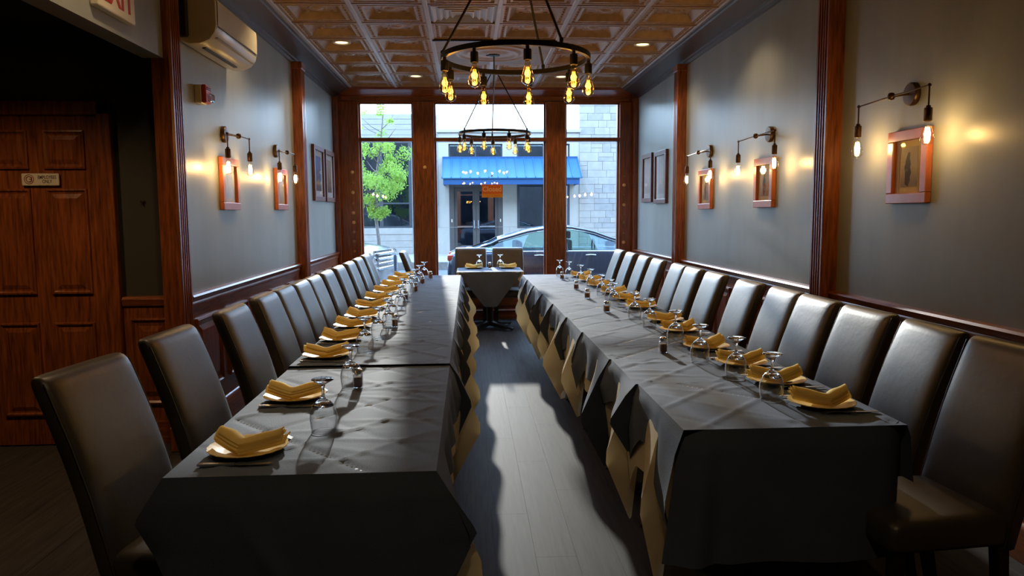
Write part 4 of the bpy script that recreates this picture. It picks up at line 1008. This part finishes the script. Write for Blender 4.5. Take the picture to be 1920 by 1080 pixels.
# ------------------------------------------------------------------ cars
def car(name, label, loc, rot, L, st, roof, wr, paint, belt, bpill, glass_x, suv=False):
    t = thing(name, label, 'car', loc, rot)
    rings = []
    for x, zd, w, zb in st:
        half = [(0, zb), (w*.90, zb), (w*.985, zb+.12), (w, .50), (w*.985, min(zd-.06, belt-.10)), (w*.94, min(zd-.015, belt-.02)), (w*.80, zd), (w*.4, zd+.012)]
        ring = [(x, y, z) for y, z in half] + [(x, 0, zd+.015)] + [(x, -y, z) for y, z in reversed(half[1:])]
        rings.append(ring)
    MB().ring_loft(rings).build('body', paint, t, 40)
    def rz(x):
        for (a, za), (b2, zb2) in zip(roof, roof[1:]):
            if a <= x <= b2:
                f = (x-a)/(b2-a); f = f*f*(3-2*f)*.35+f*.65
                return za+(zb2-za)*f
        return roof[0][1] if x < roof[0][0] else roof[-1][1]
    x0, x1 = roof[0][0], roof[-1][0]; g0, g1 = glass_x
    def yw(x): return wr + .16*max(0, 1-(rz(x)-belt)/.45)
    def skin(u, v, a, b2):
        x = a+(b2-a)*u; s = 2*v-1; return (x, s*yw(x), rz(x)-.05*abs(s)**2.5)
    MB().grid(lambda u, v: skin(u, v, g0, g1), 14, 12).build('roof', paint, t, 60)
    MB().grid(lambda u, v: skin(u, v, x0, g0), 8, 10).build('rear_window', 'car_glass', t, 60)
    MB().grid(lambda u, v: skin(u, v, g1, x1), 8, 10).build('windscreen', 'car_glass', t, 60)
    for s in (-1, 1):
        pts = [(x0+(x1-x0)*i/24, s*(yw(x0+(x1-x0)*i/24)+.005), rz(x0+(x1-x0)*i/24)-.055) for i in range(25)]
        MB().tube(pts, .030, 8).build('roof_rail', paint, t, 60)
        MB().tube([(p[0], p[1]+s*.022, p[2]-.028) for p in pts[4:21]], .010, 6).build('chrome_strip', 'chrome', t, 60)
        MB().tube([(x0+.25, s*.855, belt-.005), ((x0+x1)/2, s*.865, belt-.005), (x1-.05, s*.845, belt-.02)], .012, 6).build('chrome_strip', 'chrome', t, 60)
        for bx in bpill:
            MB().bar((bx, s*.835, belt-.02), (bx-.05, s*(yw(bx)+.0), rz(bx)-.06), .03, .09).build('pillar', 'black_plastic', t)
        def sg_(u, v, s=s):
            x = x0+.22+(x1-x0-.40)*u; zt = rz(x)-.07; zb2 = min(belt, zt)
            return (x, s*(.835+(yw(x)-.835)*v), zb2+(zt-zb2)*v)
        MB().grid(sg_, 20, 4).build('side_glass', 'car_glass', t, 60)
        for hx in (bpill[0]-.55, bpill[0]+.46):
            MB().tube([(hx-.10, s*.915, belt-.085), (hx, s*.935, belt-.075), (hx+.10, s*.915, belt-.085)], .012, 8).build('door_handle', 'chrome', t, 60)
        MB().box(bpill[0]-.004, bpill[0]+.004, s*.92-.006, s*.92+.006, .25, belt-.04).box(bpill[0]+.98, bpill[0]+.988, s*.915-.006, s*.915+.006, .25, belt-.05).build('door_gap', 'black_plastic', t)
        MB().rbox(x1-.52, x1-.30, s*1.0-.08, s*1.0+.08, belt-.0, belt+.13, .03, 2).build('wing_mirror', paint, t, 40)
        for wx in (L*.19, L*.815):
            MB().lathe([(.20, s*.74), (.34, s*.75), (.345, s*.80), (.345, s*.90), (.335, s*.925), (.235, s*.928)], (wx, 0, .335), 28, 'y').build('tyre', 'tyre', t, 40)
            wm = MB().lathe([(.235, s*.925), (.225, s*.905), (.05, s*.885), (.045, s*.92), (.001, s*.925)], (wx, 0, .335), 20, 'y')
            wm.build('wheel', 'chrome', t, 40)
            MB().torus((wx, s*.895, .335), .375, .035, 28, 6, 'y').build('wheel_arch', 'black_plastic', t, 60)
        fs = MB().rbox(bpill[0]+.02, bpill[0]+.14, s*.38-.22, s*.38+.22, .60, 1.15, .04, 2).rbox(bpill[0]+.05, bpill[0]+.52, s*.38-.22, s*.38+.22, .48, .62, .04, 2).rbox(bpill[0]+.05, bpill[0]+.12, s*.38-.12, s*.38+.12, 1.17, 1.32, .03, 2)
        fs.build('front_seat', 'seat_dark', t, 40)
    MB().rbox(bpill[0]-1.0, bpill[0]-.86, -.60, .60, .60, 1.12, .04, 2).build('rear_seat', 'seat_dark', t, 40)
    MB().box(x1-.45, x1-.05, -.72, .72, belt-.12, belt-.01).build('dashboard', 'seat_dark', t)
    MB().torus((bpill[0]+.72, .38, belt+.02), .17, .016, 24, 6, 'x').build('steering_wheel', 'black_plastic', t, 60)
    xf, zf = L, .62
    for s in (-1, 1):
        MB().rbox(L-.28, L-.02, s*.60-.17, s*.60+.17, (.60 if not suv else .82), (.72 if not suv else .98), .04, 2).build('headlight', 'strobe_lens', t, 40)
        MB().rbox(.0, .14, s*.62-.18, s*.62+.18, .76, .88, .03, 2).build('tail_light', 'red_plastic', t, 40)
    if suv:
        for i in range(4):
            MB().rbox(L-.06, L+.03, -.44, .44, .60+i*.095, .60+i*.095+.062, .015, 1).build('grille_slat', 'chrome', t)
        MB().box(L-.10, L-.03, -.46, .46, .56, .98).build('grille', 'black_plastic', t)
        MB().rbox(L-.10, L+.05, -.70, .70, .30, .40, .03, 1).build('bumper_slot', 'black_plastic', t)
    else:
        MB().rbox(L-.10, L+.01, -.50, .50, .28, .42, .03, 1).build('grille', 'black_plastic', t)
    return t
sed = [(0.0, .70, .72, .30), (.06, .90, .80, .24), (.30, 1.00, .88, .20), (.75, 1.00, .915, .19), (1.3, .955, .925, .18), (2.2, .945, .93, .18), (3.0, .94, .93, .18), (3.6, .93, .925, .18), (4.0, .86, .91, .18), (4.4, .76, .87, .20), (4.62, .66, .78, .24), (4.70, .50, .66, .30)]
car('car', 'dark navy sedan parked outside the shop window', (-.43, 15.42, -.215), 0, 4.70, sed,
    [(.42, 1.00), (.77, 1.10), (1.09, 1.235), (1.68, 1.385), (2.12, 1.445), (2.40, 1.450), (2.81, 1.38), (3.31, 1.215), (3.95, .93)], .60, 'car_navy', .945, [2.35], (1.0, 2.9))
suvst = [(0.0, .80, .80, .40), (.08, 1.05, .88, .32), (.4, 1.10, .94, .28), (1.2, 1.10, .96, .26), (2.2, 1.08, .965, .26), (3.2, 1.08, .96, .26), (3.6, 1.12, .955, .26), (4.1, 1.09, .94, .26), (4.55, 1.03, .90, .28), (4.74, .96, .84, .32), (4.80, .60, .78, .38)]
car('car', 'white SUV with slatted grille parked behind the navy sedan', (-6.33, 16.0, -.22), math.radians(-13), 4.80, suvst,
    [(.08, 1.06), (.35, 1.62), (1.0, 1.74), (2.3, 1.74), (2.8, 1.66), (3.2, 1.45), (3.75, 1.10)], .66, 'car_white', 1.07, [2.1], (.5, 2.7), True)

# ------------------------------------------------------------------ tree, bollard
tr = thing('tree', 'young bright green street tree across the road', 'tree', (-2.58, 21.75, .10))
MB().tube([(.0, 0, 0), (-.02, 0, .6), (-.10, 0, 1.4), (-.06, .05, 2.4), (.10, 0, 3.4), (.22, 0, 4.5)], [.06, .05, .042, .035, .022, .008], 8).build('trunk', 'bark', tr, 60)
rg = random.Random(3)
brs = []
for i in range(16):
    z = 1.5+rg.random()*2.6; a = rg.uniform(0, 2*PI); l = rg.uniform(.45, 1.05)*(1-.42*(z-1.5)/3)
    bx = -.08+.1*(z-1.4)
    p, q, r_ = (bx, 0, z), (bx+math.cos(a)*l*.55, math.sin(a)*l*.55, z+.18), (bx+math.cos(a)*l, math.sin(a)*l, z+.42)
    brs.append((p, q, r_)); MB().tube([p, q, r_], [.016, .011, .004], 5).build('branch', 'bark', tr, 60)
lf = MB()
def leaf(p, s):
    d = Vector((rg.gauss(0, 1), rg.gauss(0, 1), rg.gauss(-.3, .7))).normalized(); u = d.orthogonal().normalized()
    u.rotate(Matrix.Rotation(rg.uniform(0, 6.28), 3, d)); w = d.cross(u)
    lf.add([p-u*s, p+w*s*.42+d*s*.1, p+u*s, p-w*s*.42+d*s*.1], [(0, 1, 2, 3)])
for i in range(46):
    z = rg.uniform(1.35, 3.4)
    rad = 1.0*math.sqrt(max(.06, 1-((z-2.35)/1.25)**2))
    a = rg.uniform(0, 2*PI); r_ = rad*math.sqrt(rg.random())
    c = Vector((-.02+math.cos(a)*r_, math.sin(a)*r_*.8, z)); cr = rg.uniform(.14, .30)
    for k in range(150):
        d = Vector((rg.gauss(0, 1), rg.gauss(0, 1), rg.gauss(0, .8))).normalized()*cr*rg.random()**.4
        leaf(c+d, rg.uniform(.025, .055))
for i in range(12):
    z = rg.uniform(3.3, 4.6); c = Vector((.15+rg.gauss(0, .26), rg.gauss(0, .25), z)); cr = rg.uniform(.08, .18)
    for k in range(70):
        d = Vector((rg.gauss(0, 1), rg.gauss(0, 1), rg.gauss(0, .8))).normalized()*cr*rg.random()**.4
        leaf(c+d, rg.uniform(.02, .045))
for i in range(6):
    z = rg.uniform(3.2, 4.5); c = Vector((-.55+rg.gauss(0, .13), rg.gauss(0, .25), z)); cr = rg.uniform(.08, .15)
    for k in range(50):
        d = Vector((rg.gauss(0, 1), rg.gauss(0, 1), rg.gauss(0, .8))).normalized()*cr*rg.random()**.4
        leaf(c+d, rg.uniform(.02, .045))
lf.build('foliage', 'leaf', tr, None, 'stuff')
bo = thing('bollard', 'thin blue-grey post standing on the pavement outside the window', 'post', (-1.18, 12.0, -.12))
MB().lathe([(.032, 0), (.032, .90), (.030, .93), (.018, .95), (.001, .955)], n=14).build('shaft', 'post_paint', bo, 40)
MB().lathe([(.055, 0), (.055, .03), (.034, .05)], n=14).build('foot', 'post_paint', bo, 40)
